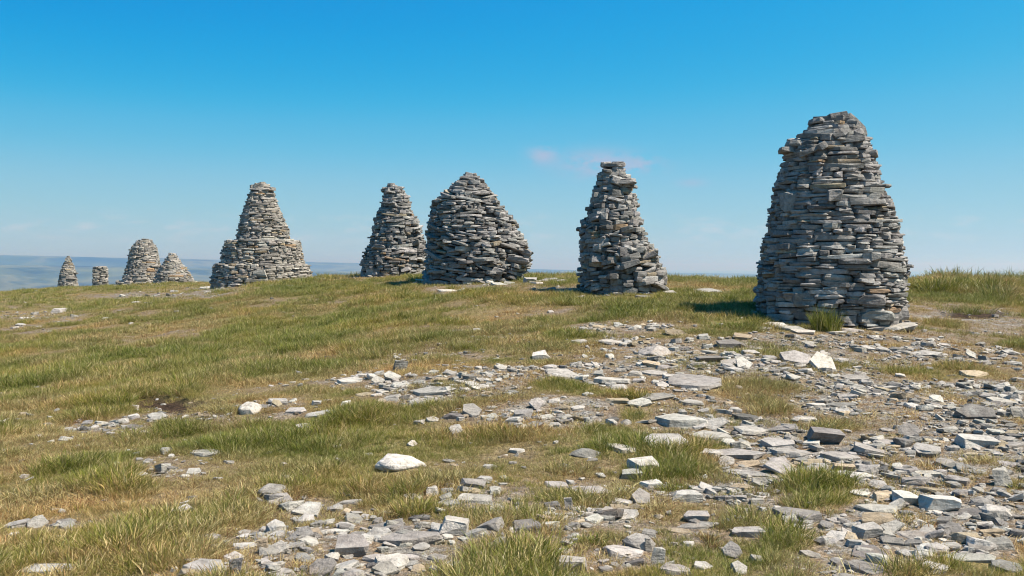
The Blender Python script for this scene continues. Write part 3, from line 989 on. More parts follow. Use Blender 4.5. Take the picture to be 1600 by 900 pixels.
# ------------------------------------------------------------------ loose stones on the ground
# (px, py, width, height in the photograph, shape, tone[, label]); shape: s slab, f flush slab, b block, r rounded, u upright, t tilted slab
GS = [
    (623, 724, 76, 30, 'r', 'w', 'large white rounded boulder alone in the grass', 'the white boulder'),
    (385, 637, 34, 26, 'r', 'p', 'pale chunky boulder at the edge of the grass on the left', 'the pale left boulder'),
    (1098, 599, 92, 26, 'f', 'l', 'broad smooth grey dome of rock in front of the nearest cairn', 'the broad domed rock'),
    (1070, 656, 78, 27, 'f', 'l', 'wide light slab with an uneven top, below the domed rock', 'the wide uneven slab'),
    (1040, 693, 80, 22, 'f', 'l', 'large cracked flat slab bordered by long grass', 'the cracked flat slab'),
    (1006, 729, 42, 27, 'b', 'p', 'pale angular block rising from the grass tuft', 'the pale angular block'),
    (987, 742, 36, 18, 'b', 'p', 'low pale tan stone leaning on the pale angular block', None),
    (1018, 757, 30, 16, 'b', 'w', 'small white-topped stone beside the flowering grass', None),
    (1074, 776, 45, 22, 'b', 'l', 'squared block with a dark front face beside green grass', 'the dark-fronted squared block'),
    (1092, 808, 38, 22, 'b', 'l', 'light-topped block sitting on a flat slab in brown grass', 'the block on its slab'),
    (1092, 821, 66, 14, 's', 'g', 'flat grey slab under the light-topped block', None),
    (542, 853, 58, 42, 'b', 'g', 'big fissured grey block with a dark hollow on its left', 'the big fissured block'),
    (632, 842, 108, 28, 's', 'g', 'longest low grey slab at the bottom of the picture', 'the longest low slab'),
    (707, 820, 48, 40, 'b', 'l', 'big cracked light block overhanging a dark hollow', 'the overhanging block'),
    (410, 855, 17, 26, 'u', 't', 'tan stone standing on edge in the lower left', 'the tan upright stone'),
    (744, 779, 56, 18, 'b', 'l', 'pale oblong block with straight edges', 'the pale oblong block'),
    (420, 767, 46, 24, 'r', 'l', 'smooth grey half-buried boulder in long grass', 'the half-buried boulder'),
    (475, 797, 42, 22, 't', 'l', 'pale wedge-shaped stone tilted up to the right', 'the pale wedge'),
    (283, 797, 36, 14, 't', 'w', 'whitish tilted stone surrounded by grass on the left', 'the whitish tilted stone'),
    (315, 707, 46, 16, 's', 'l', 'low lumpy grey stone in the left grass', 'the low lumpy stone'),
    (1476, 788, 54, 30, 'b', 'w', 'bright white-topped block in the right foreground', 'the bright white-topped block'),
    (1421, 779, 38, 26, 'b', 'w', 'light rounded block left of the bright white-topped one', None),
    (1387, 776, 40, 18, 'b', 't', 'brown block beside the light rounded block', None),
    (1380, 796, 62, 22, 's', 'l', 'large light slab propped on other stones', 'the propped light slab'),
    (1380, 812, 52, 27, 'b', 't', 'tan block with a dark triangular front face', 'the tan dark-fronted block'),
    (1360, 830, 38, 26, 'b', 'l', 'white-topped block with a black front face', 'the black-fronted block'),
    (1568, 804, 44, 24, 'b', 'l', 'dark-faced block with a white sloping top, far right foreground', 'the white sloping block'),
    (1298, 684, 52, 27, 'b', 'g', 'dark shadowed boulder with a light chipped top', 'the dark chipped boulder'),
    (1538, 690, 52, 24, 'b', 'l', 'light-topped overhanging block among flat rubble on the right', 'the light overhanging block'),
    (1528, 646, 60, 20, 't', 'd', 'long dark slab sloping down to the right', 'the long dark slab'),
    (1568, 747, 26, 28, 'u', 'l', 'pointed stone standing upright near the right edge', 'the pointed upright stone'),
    (1364, 863, 52, 24, 'f', 'd', 'dark flat bedrock slab at the bottom edge', 'the dark bedrock slab'),
    (1364, 889, 60, 22, 'f', 'd', 'lower dark flat slab cut by the bottom edge', None),
    (1255, 804, 74, 24, 's', 'g', 'grey slanting slab below the green grass patch', 'the slanting grass-edge slab'),
    (1534, 583, 40, 16, 'f', 't', 'tan flat boulder lying in the green grass strip', 'the tan grass boulder'),
    (1409, 514, 78, 13, 's', 'l', 'long pale paving slab at the foot of the nearest cairn', 'the long paving slab'),
    (1290, 567, 36, 28, 't', 'p', 'pale triangular slab pointing up', 'the pale triangular slab'),
    (1250, 562, 44, 22, 't', 'l', 'broad light slab left of the triangular slab', None),
    (845, 555, 28, 15, 'b', 'w', 'isolated white angular stone at the edge of the grass', 'the isolated white stone'),
    (1030, 547, 52, 20, 'r', 'p', 'pale hump-shaped boulder beyond the rubble', 'the pale hump'),
    (625, 573, 22, 18, 'u', 'd', 'dark triangular stone standing beside a black hollow', 'the dark triangular stone'),
    (1145, 538, 46, 14, 'b', 'd', 'dark layered block left of the nearest cairn base', 'the dark layered block'),
    (817, 648, 32, 18, 'b', 'g', 'squared grey block with a dark front in the middle rubble', 'the squared rubble block'),
    (737, 643, 28, 20, 't', 'l', 'light pointed stone leaning on a dark block', 'the light pointed stone'),
    (896, 884, 44, 30, 'b', 'l', 'cracked light block at the bottom middle', 'the cracked bottom block'),
    (980, 862, 62, 22, 'f', 'l', 'wide light slab in the brown foreground grass', 'the wide foreground slab'),
    (1028, 871, 20, 28, 'u', 'l', 'small rough stone standing on end', 'the stone on end'),
    (1146, 860, 28, 28, 't', 'd', 'knobbly dark grey stone in dry grass', 'the knobbly dark stone'),
    (1172, 832, 48, 20, 'b', 'l', 'light double-humped stone with a shadowed left end', 'the double-humped stone'),
    (1470, 888, 42, 24, 's', 'p', 'pale smooth slab at the bottom right', 'the pale smooth slab'),
    (1520, 872, 78, 16, 's', 'l', 'long light slab near the bottom right corner', 'the long corner slab'),
    (1165, 711, 70, 18, 's', 'l', 'large thin slab on top of a stack of tan slabs', 'the stacked thin slab'),
    (1222, 730, 44, 32, 't', 'l', 'large leaning slab facing the camera right of the slab stack', 'the large leaning slab'),
    (850, 437, 44, 10, 's', 'l', 'pale slab sliding from the broken flank of the wide cairn', 'the pale fallen slab'),
    (1105, 455, 60, 7, 's', 'p', 'pale flat slab in the grass between the two right cairns', 'the slab between cairns'),
    (165, 498, 16, 9, 'b', 'p', 'pale pinkish stone alone on the left slope', 'the pinkish slope stone'),
    (88, 485, 18, 10, 'b', 'l', 'pair-topped light stone near the left edge of the slope', 'the left slope stone'),
    # the rest, told apart by their neighbours
    (828, 437, 20, 12, 'b', 'l'), (862, 436, 26, 9, 'b', 'g'), (876, 438, 20, 7, 's', 'l'), (838, 441, 22, 7, 's', 'p'), (720, 441, 24, 7, 's', 'l'), (690, 438, 18, 6, 's', 'p'), (795, 441, 18, 6, 'b', 'l'),
    (884, 458, 22, 7, 's', 'l'), (1050, 458, 20, 6, 'b', 'l'), (905, 463, 18, 5, 's', 'p'), (1010, 463, 30, 6, 's', 'g'), (320, 449, 22, 5, 's', 'p'), (500, 436, 16, 4, 's', 'l'), (450, 446, 14, 4, 's', 'p'),
    (1196, 513, 26, 8, 's', 'g'), (1372, 514, 24, 8, 'b', 'g'), (1312, 520, 30, 7, 's', 'p'), (1425, 505, 24, 6, 's', 'l'),
    (1590, 697, 30, 10, 's', 'l'), (1460, 702, 45, 25, 's', 'l'), (1370, 706, 50, 20, 's', 'g'), (1392, 692, 38, 12, 's', 'g'), (1225, 694, 50, 22, 's', 'l'),
    (1245, 709, 58, 18, 's', 'l'), (1320, 714, 60, 18, 's', 'l'), (1322, 731, 34, 14, 'b', 't'), (1350, 729, 24, 12, 's', 'l'), (1270, 723, 50, 13, 's', 't'), (1282, 737, 26, 22, 't', 'l'),
    (1335, 743, 72, 14, 's', 'l'), (1424, 734, 36, 15, 's', 'l'), (1455, 741, 36, 14, 'b', 'p'), (1434, 752, 44, 16, 'b', 'p'), (1484, 722, 30, 12, 's', 'l'), (1500, 729, 40, 9, 's', 'g'),
    (1586, 727, 34, 11, 's', 'l'), (1460, 767, 38, 12, 's', 't'), (1348, 772, 32, 9, 's', 'p'), (1373, 758, 30, 16, 't', 'l'), (1413, 788, 18, 12, 'b', 'g'), (1400, 825, 36, 18, 't', 'l'),
    (1420, 803, 18, 12, 'b', 'g'), (1310, 815, 30, 9, 's', 'p'), (1310, 837, 28, 18, 't', 'l'), (1252, 823, 42, 9, 's', 'l'), (1518, 804, 58, 14, 's', 'd'), (1545, 821, 26, 10, 'b', 'l'),
    (1487, 827, 28, 18, 'b', 'g'), (1554, 833, 32, 14, 'b', 't'), (1572, 850, 38, 24, 'b', 'l'), (1592, 833, 20, 18, 'b', 'd'), (1524, 841, 34, 10, 's', 'l'), (1540, 856, 50, 20, 's', 'g'),
    (1582, 882, 44, 28, 'f', 'g'), (1425, 866, 34, 14, 's', 'g'), (1400, 846, 34, 14, 's', 'd'), (1440, 838, 58, 16, 'f', 'g'), (914, 709, 48, 16, 'r', 'g'), (976, 702, 46, 16, 's', 'p'),
    (1112, 682, 64, 14, 's', 'p'), (1115, 708, 36, 20, 's', 'l'), (1136, 721, 26, 16, 't', 'l'), (1168, 726, 44, 10, 's', 't'), (1170, 740, 70, 12, 's', 'g'), (1192, 754, 30, 14, 't', 'l'),
    (1163, 761, 36, 15, 's', 't'), (1105, 766, 50, 11, 's', 'g'), (870, 756, 36, 18, 'f', 'g'), (925, 767, 64, 11, 'f', 'g'), (1003, 777, 28, 24, 't', 'g'), (970, 785, 30, 15, 'b', 'l'),
    (935, 802, 38, 11, 'b', 'l'), (936, 790, 24, 8, 's', 'g'), (865, 791, 26, 15, 'b', 'd'), (889, 788, 12, 20, 'u', 'g'), (1046, 802, 10, 11, 'b', 'd'), (1062, 829, 34, 9, 's', 't'),
    (1158, 889, 24, 22, 't', 'l'), (1099, 884, 30, 15, 's', 'l'), (1058, 890, 46, 20, 's', 'l'), (1013, 852, 10, 22, 'u', 'l'), (1016, 834, 22, 15, 'b', 'd'), (952, 858, 18, 13, 's', 'g'),
    (880, 862, 32, 13, 's', 'l'), (825, 821, 44, 28, 's', 'g'), (808, 704, 24, 11, 's', 'p'), (948, 891, 22, 15, 's', 'g'), (643, 692, 16, 12, 'r', 'p'), (575, 710, 13, 9, 'r', 'l'),
    (738, 757, 38, 17, 'b', 'g'), (757, 747, 24, 16, 's', 'g'), (740, 768, 20, 9, 's', 't'), (674, 767, 20, 18, 'b', 'p'), (700, 787, 34, 12, 's', 'g'), (765, 729, 22, 8, 's', 'l'),
    (645, 777, 30, 8, 's', 'g'), (545, 785, 40, 8, 's', 'l'), (600, 823, 60, 26, 'f', 'g'), (520, 830, 38, 9, 's', 'p'), (432, 857, 32, 22, 't', 'l'), (502, 887, 40, 28, 't', 'g'),
    (437, 894, 36, 14, 's', 'l'), (590, 873, 50, 18, 's', 'g'), (602, 889, 42, 22, 't', 'l'), (636, 872, 36, 13, 's', 'g'), (655, 809, 34, 10, 's', 'd'), (760, 833, 36, 14, 's', 'g'),
    (570, 806, 12, 13, 'b', 'l'), (582, 810, 12, 10, 'b', 'l'), (605, 801, 14, 8, 's', 'l'), (422, 825, 28, 9, 's', 'l'), (97, 685, 20, 9, 'r', 'l'), (256, 703, 18, 17, 'r', 'l'),
    (178, 724, 14, 9, 'r', 'l'), (215, 741, 20, 11, 's', 'l'), (22, 818, 42, 17, 's', 'l'), (54, 816, 28, 20, 't', 'l'), (15, 837, 16, 14, 'b', 'w'), (65, 891, 80, 16, 'f', 'l'),
    (312, 886, 60, 26, 's', 'l'), (325, 839, 32, 11, 's', 'l'), (327, 824, 12, 15, 'r', 'l'), (376, 838, 18, 11, 's', 'l'), (380, 853, 40, 15, 's', 'l'), (368, 888, 20, 28, 'u', 'd'),
    (100, 816, 24, 9, 'f', 'g'), (430, 626, 30, 15, 's', 'l'), (460, 642, 30, 11, 's', 'l'), (242, 652, 30, 13, 't', 'l'), (190, 657, 16, 12, 'b', 'l'), (500, 648, 50, 10, 's', 'l'),
    (473, 668, 32, 8, 's', 'p'), (1216, 508, 34, 9, 's', 'p'), (1240, 513, 42, 12, 's', 'l'), (1262, 520, 36, 8, 's', 'p'), (1337, 517, 36, 8, 's', 'l'), (1208, 560, 22, 12, 'b', 'l'),
    (1270, 536, 26, 9, 's', 'p'), (1342, 575, 12, 8, 'b', 'l'), (1415, 549, 20, 11, 's', 'l'), (1450, 554, 50, 9, 's', 'l'), (1520, 553, 14, 15, 't', 'l'), (1341, 593, 44, 9, 's', 'g'),
    (1343, 605, 24, 9, 's', 'l'), (1393, 606, 20, 12, 'b', 'l'), (1420, 618, 32, 15, 'b', 't'), (1372, 612, 20, 8, 'b', 'd'), (1317, 633, 48, 9, 's', 'd'), (1280, 632, 28, 13, 's', 'p'),
    (1330, 621, 30, 8, 's', 'l'), (1580, 626, 44, 13, 's', 'p'), (1590, 645, 18, 18, 'u', 'l'), (1553, 619, 24, 12, 'b', 'l'), (1424, 673, 34, 22, 't', 'g'), (1260, 656, 36, 8, 's', 'l'),
    (1225, 671, 50, 10, 's', 'g'), (1585, 551, 26, 9, 'b', 'l'), (1590, 568, 22, 8, 's', 'p'), (938, 510, 24, 6, 's', 't'), (906, 533, 24, 9, 's', 'l'), (955, 535, 36, 9, 's', 'p'),
    (953, 555, 14, 12, 'r', 'p'), (1060, 521, 36, 6, 's', 't'), (1102, 526, 16, 11, 'b', 'l'), (1164, 527, 28, 10, 'b', 't'), (1110, 549, 26, 10, 's', 'l'), (1175, 551, 24, 11, 'b', 'l'),
    (1110, 562, 44, 12, 'b', 'd'), (1140, 567, 26, 8, 'b', 'l'), (1165, 568, 24, 18, 't', 'p'), (1150, 577, 30, 10, 's', 'l'), (1020, 570, 28, 10, 'b', 't'), (995, 583, 22, 11, 'b', 'l'),
    (937, 584, 18, 13, 'b', 'g'), (880, 585, 48, 12, 's', 'l'), (1048, 589, 20, 12, 'b', 'l'), (1025, 584, 40, 9, 's', 'l'), (960, 597, 56, 14, 's', 'p'), (968, 605, 28, 9, 'b', 'l'),
    (1000, 595, 18, 8, 'b', 'l'), (965, 627, 34, 9, 'b', 't'), (1000, 630, 36, 13, 't', 'l'), (1030, 623, 50, 13, 's', 'g'), (1083, 630, 36, 11, 's', 'p'), (903, 638, 22, 9, 's', 'p'),
    (838, 633, 22, 18, 't', 'l'), (854, 652, 22, 10, 's', 'l'), (882, 652, 24, 11, 'r', 'l'), (868, 663, 18, 11, 's', 'l'), (815, 667, 20, 9, 's', 'l'), (1012, 660, 34, 8, 's', 'p'),
    (980, 659, 18, 10, 'r', 'g'), (1122, 663, 36, 17, 't', 'l'), (1150, 641, 20, 10, 'b', 'l'), (1130, 642, 18, 10, 'b', 'l'), (1172, 653, 36, 14, 's', 'd'), (1180, 675, 50, 14, 's', 'l'),
    (545, 595, 42, 11, 's', 'l'), (570, 586, 20, 7, 's', 'l'), (590, 595, 20, 11, 't', 'l'), (612, 589, 26, 14, 't', 'l'), (625, 601, 30, 9, 's', 'l'), (600, 611, 26, 10, 's', 'l'),
    (613, 621, 24, 12, 'b', 'l'), (637, 620, 14, 10, 's', 'l'), (675, 613, 70, 11, 's', 'l'), (650, 629, 22, 10, 't', 'l'), (660, 625, 12, 11, 'b', 'l'), (567, 617, 26, 6, 's', 't'),
    (588, 617, 18, 6, 's', 'p'), (709, 651, 32, 10, 'b', 'd'), (711, 672, 20, 16, 't', 'p'), (655, 660, 16, 8, 'b', 'l'), (675, 656, 20, 8, 's', 'l'), (745, 516, 12, 6, 'b', 'l'),
    (540, 630, 14, 8, 'b', 'w'), (493, 630, 14, 8, 'b', 'l'), (769, 637, 16, 5, 's', 'p'), (678, 581, 14, 7, 'b', 'l'), (755, 604, 24, 6, 's', 'l'), (722, 598, 22, 6, 's', 'l'),
    (660, 438, 28, 6, 's', 'p'), (753, 439, 42, 7, 's', 'p'), (700, 453, 32, 6, 's', 'p'), (880, 456, 24, 6, 's', 'l'), (862, 452, 16, 6, 'b', 'd'), (230, 474, 12, 5, 'b', 'l'), (20, 511, 12, 6, 's', 'l'),
    (275, 487, 8, 7, 'b', 'l'), (60, 511, 14, 5, 's', 'l'), (34, 497, 20, 5, 's', 'p'), (182, 466, 10, 4, 's', 'p'), (210, 472, 14, 4, 's', 'p'), (1560, 560, 16, 6, 's', 'l'), (780, 443, 26, 6, 's', 'l'),
]
STONE_FOOT = []
TONE_WORD = {'w': 'white', 'p': 'pale', 'l': 'light grey', 'g': 'grey', 'd': 'dark grey', 't': 'tan'}
SHAPE_WORD = {'s': 'flat slab', 'f': 'half-sunk slab', 'b': 'angular block', 'r': 'rounded stone', 'u': 'upright stone', 't': 'tilted slab'}


def build_ground_stones():
    r = random.Random(77)
    specs = list(GS)
    # a few more in the thick of the rubble
    zones = [(1130, 1600, 600, 880), (560, 1130, 575, 665), (450, 1000, 790, 890), (1420, 1600, 485, 560), (1130, 1600, 640, 760)]
    tries = 0
    taken = [(g[0], g[1], g[2], g[3]) for g in specs]
    while len(specs) < 299 and tries < 6000:
        tries += 1
        x0, x1, y0, y1 = r.choice(zones)
        x, y = r.uniform(x0, x1), r.uniform(y0, y1)
        hit = ground_hit(x, y)
        if hit is None:
            continue
        S, _, _, _ = masks(np.array([hit[0]]), np.array([hit[1]]), np.array([hit[2]]))
        if S[0] < 0.6:
            continue
        w = r.uniform(16, 34) * (0.6 + 0.4 * (y - 500) / 380); h = w * r.uniform(0.28, 0.5)
        if any(abs(x - a) < 0.5 * (w + c) and abs(y - b) < 0.5 * (h + d) for a, b, c, d in taken):
            continue
        taken.append((x, y, w, h))
        specs.append((x, y, w, h, r.choice('sssbt'), r.choice('glllpgd')))
    marks = [(g[0], g[1], g[7]) for g in GS if len(g) == 8 and g[7]]
    auto = []
    objs = []
    for k, g in enumerate(specs):
        px, py, w, h, shp, tone = g[:6]
        hit = ground_hit(px, py + h * 0.45)
        if hit is None:
            hit = ground_hit(px, py + h * 0.45 + 6)
        d = hit[1]; m = d / FPX
        w, h = w * 1.06, h * 1.14
        width = w * m
        view = max(0.07, (EYE[2] - hit[2]) / d + 0.035)
        share = {'s': 0.42, 'f': 0.28, 'b': 0.62, 'r': 0.55, 'u': 0.9, 't': 0.8}[shp]
        T = max(share * h * m, 0.02 if shp in 'sf' else 0.03)
        D = np.clip((1 - share) * h * m / view, 0.35 * width, 1.05 * width)
        if shp == 'u':
            D = 0.5 * width
        lib_ = {'s': FLATS, 'f': FLATS, 'b': BLOCKS, 'r': ROUNDS, 'u': BLOCKS, 't': FLATS}[shp]
        me = lib_[0] if (shp == 'r' and k == 0) else r.choice(lib_)
        yaw = R(r.uniform(-14, 14))
        tx, ty = R(r.gauss(3.5, 3.5)), R(r.gauss(0, 4))
        sink = 0.16 * T
        if shp in 'sb':
            T *= 1.14; sink = r.uniform(0.18, 0.34) * T
        if shp == 'f':
            T *= 2.0; sink = 0.55 * T
        if shp == 'r':
            T *= 1.65; sink = 0.40 * T
        if shp == 'u':
            tx, ty = R(r.uniform(-12, 5)), R(r.uniform(-14, 14)); sink = 0.14 * T; T *= 1.1
        if shp == 't':                      # a slab tipped up to show its face
            tilt = r.uniform(24, 42)
            L_ = h * m / (math.sin(R(tilt)) + math.cos(R(tilt)) * view) * 0.95
            D = np.clip(L_, 0.45 * width, 1.4 * width)
            T = max(0.16 * width, 0.03)
            tx = R(tilt); ty = R(r.uniform(-14, 14))
        cx_, cy_ = hit[0], hit[1] + (D * 0.5 if shp != 't' else D * 0.45 * math.cos(tx))
        gz = float(height(cx_, cy_))
        cz = gz + T / 2 - sink
        if shp == 't':
            cz = gz + math.sin(tx) * D / 2 * 0.86
        name = {'r': 'boulder', 'b': 'stone_block', 'u': 'upright_stone'}.get(shp, 'flat_stone')
        o = bpy.data.objects.new(name, me); COL.objects.link(o)
        o.location = (cx_, cy_, cz)
        o.rotation_mode = 'XYZ'
        o.rotation_euler = (tx, ty, 0)
        o.scale = (width * 1.03, D, T)
        if shp != 't':
            o.rotation_euler = (Matrix.Rotation(yaw, 3, 'Z') @ Euler((tx, ty, 0)).to_matrix()).to_euler()
        o.color = tuple(min(1.0, q * w_) for q, w_ in zip(stone_tone(r, tone), (1.10, 1.09, 1.08, 1.0)))
        o['category'] = 'boulder' if shp == 'r' else 'stone'
        o['group'] = 'loose stones lying on the moor'
        STONE_FOOT.append((cx_, cy_, 0.5 * max(width, D)))
        objs.append(o)
        if len(g) >= 7:
            o['label'] = g[6]
        else:
            best = min(marks, key=lambda q: (q[0] - px) ** 2 + (2.2 * (q[1] - py)) ** 2)
            dx, dy = px - best[0], 2.2 * (py - best[1])
            rel = ('right of' if dx > 0 else 'left of') if abs(dx) > abs(dy) else ('in front of' if dy > 0 else 'behind')
            auto.append((TONE_WORD[tone], SHAPE_WORD[shp], rel, best[2], dx * dx + dy * dy, o))
    ords = ['nearest', 'second nearest', 'third nearest', 'fourth nearest', 'fifth nearest', 'sixth nearest', 'seventh nearest', 'eighth nearest', 'ninth nearest']
    from collections import defaultdict
    gr = defaultdict(list)
    for a in auto:
        gr[a[:4]].append(a)
    for key, lst in gr.items():
        lst.sort(key=lambda a: a[4])
        for i, a in enumerate(lst):
            if len(lst) == 1:
                a[5]['label'] = f'{key[0]} {key[1]} lying {key[2]} {key[3]}'
            else:
                a[5]['label'] = f'{ords[min(i, 8)]} {key[0]} {key[1]} {key[2]} {key[3]}'


build_ground_stones()


def polar_points(n, r0, r1, half, power=1.0):
    """points over a sector in front of the camera, denser near it for power < 1"""
    u = rng.random(n)
    q = 2 * power
    rr = (r0 ** q + u * (r1 ** q - r0 ** q)) ** (1 / q)
    az = rng.uniform(-half, half, n)
    return np.sin(az) * rr, np.cos(az) * rr


def clear_of(x, y, feet, k):
    ok = np.ones(len(x), bool)
    for fx, fy, fr in feet:
        ok &= (x - fx) ** 2 + (y - fy) ** 2 > (fr * k) ** 2
    return ok


def build_chips():
    x1, y1 = polar_points(60000, 3.4, 16, R(36), 0.8)
    x2, y2 = polar_points(26000, 16, 75, R(34), 0.6)
    x = np.concatenate([x1, x2]); y = np.concatenate([y1, y2])
    z = height(x, y)
    S, _, _, _ = masks(x, y, z)
    cl = fbm(x / 0.45, y / 0.45, 140, 3)
    keep = rng.random(len(x)) < 0.72 * sstep(0.40, 0.85, S) * (0.12 + 0.88 * sstep(0.36, 0.6, cl)) + 0.010 + 0.055 * sstep(0.15, 0.35, S)
    keep &= clear_of(x, y, CAIRN_FOOT, 0.95)
    x, y, z, S = x[keep], y[keep], z[keep], S[keep]
    for fx, fy, fr in CAIRN_FOOT:
        n = int(70 * fr)
        th = rng.uniform(0, 2 * PI, n); q = fr * (0.98 + np.abs(rng.normal(0, 0.16, n)))
        ex, ey = fx + np.cos(th) * q, fy + np.sin(th) * q
        x = np.append(x, ex); y = np.append(y, ey); z = np.append(z, height(ex, ey)); S = np.append(S, np.full(n, 0.9))
    J = Joined()
    r = random.Random(3)
    for a, b, c, q_ in zip(x, y, z, S):
        far = math.hypot(a, b)
        w = min(0.17 if q_ > 0.5 else 0.09, 0.042 * math.exp(r.gauss(0, 0.66))) * (1 + 0.02 * max(0, far - 10))
        T = w * r.uniform(0.18, 0.5); D = w * r.uniform(0.55, 1.0)
        M = Matrix.Translation((a, b, c + T * 0.22)) @ Matrix.Rotation(r.uniform(0, 6.28), 4, 'Z') @ Euler((R(r.gauss(0, 9)), R(r.gauss(0, 9)), 0)).to_matrix().to_4x4() @ Matrix.Diagonal((w, D, T, 1))
        J.put(r.choice(CHIPS), M, stone_tone(r, r.choice('glllpppgdt')))
    J.build('scattered_stone_chips', kind='stuff', label='small flat chips of grey stone scattered over the bare ground', cat='stone chips')
    return len(x)


build_chips()


# ------------------------------------------------------------------ grass
PAL = {
    'green': [(0.185, 0.215, 0.034), (0.24, 0.25, 0.048), (0.29, 0.285, 0.065), (0.125, 0.155, 0.026)],
    'olive': [(0.28, 0.26, 0.085), (0.34, 0.295, 0.115), (0.22, 0.215, 0.062), (0.40, 0.34, 0.155)],
    'straw': [(0.52, 0.42, 0.235), (0.44, 0.34, 0.18), (0.60, 0.50, 0.31), (0.36, 0.255, 0.135)],
    'rust': [(0.34, 0.19, 0.10), (0.43, 0.27, 0.15), (0.26, 0.15, 0.08)],
}


def blades(n, radius, lmin, lmax, width, mix, lean, seed, bend=0.6, drift=(0.10, 0.0)):
    g = np.random.default_rng(seed)
    a = g.uniform(0, 2 * PI, n); q = np.sqrt(g.random(n)) * radius
    bx, by = np.cos(a) * q, np.sin(a) * q
    Ls = g.uniform(lmin, lmax, n) * (0.75 + 0.25 * (1 - q / max(radius, 1e-6)))
    out = a + g.normal(0, 0.9, n)
    ln = np.abs(g.normal(lean, lean * 0.5, n))
    dx, dy = np.cos(out) * ln + drift[0], np.sin(out) * ln + drift[1]
    yaw = g.uniform(0, PI, n); wx, wy = np.cos(yaw) * width / 2, np.sin(yaw) * width / 2
    ts = np.array([0.0, 0.4, 0.75, 1.0]); ws = np.array([0.8, 1.0, 0.7, 0.06])
    V = np.zeros((n, 8, 3), np.float32)
    for k, (t, w) in enumerate(zip(ts, ws)):
        off = (t * 0.45 + t * t * bend)
        cx = bx + dx * off * Ls; cy = by + dy * off * Ls
        hh = np.sqrt(dx * dx + dy * dy)
        cz = Ls * (t - 0.35 * np.minimum(hh, 1.4) * t * t) - 0.01
        V[:, 2 * k, 0] = cx - wx * w; V[:, 2 * k, 1] = cy - wy * w; V[:, 2 * k, 2] = cz
        V[:, 2 * k + 1, 0] = cx + wx * w; V[:, 2 * k + 1, 1] = cy + wy * w; V[:, 2 * k + 1, 2] = cz
    F = np.array([[0, 1, 3, 2], [2, 3, 5, 4], [4, 5, 7, 6]])
    F = (F[None] + (np.arange(n) * 8)[:, None, None]).reshape(-1, 4)
    names = list(mix); pr = np.array([mix[k] for k in names], float); pr /= pr.sum()
    C = np.zeros((n, 4), np.float32); C[:, 3] = 1
    for i in range(n):
        p = PAL[names[g.choice(len(names), p=pr)]]
        C[i, :3] = np.array(p[g.integers(len(p))]) * g.uniform(0.48, 0.95) * np.array([1.02, 1.02, 0.80])
    return V.reshape(-1, 3), F, np.repeat(C, 8, 0)


def blade_mesh(name, V, F, C):
    me = mesh_from(name, V, F, GRASS, True)
    at = me.attributes.new('col', 'FLOAT_COLOR', 'POINT'); at.data.foreach_set('color', C.ravel())
    return me


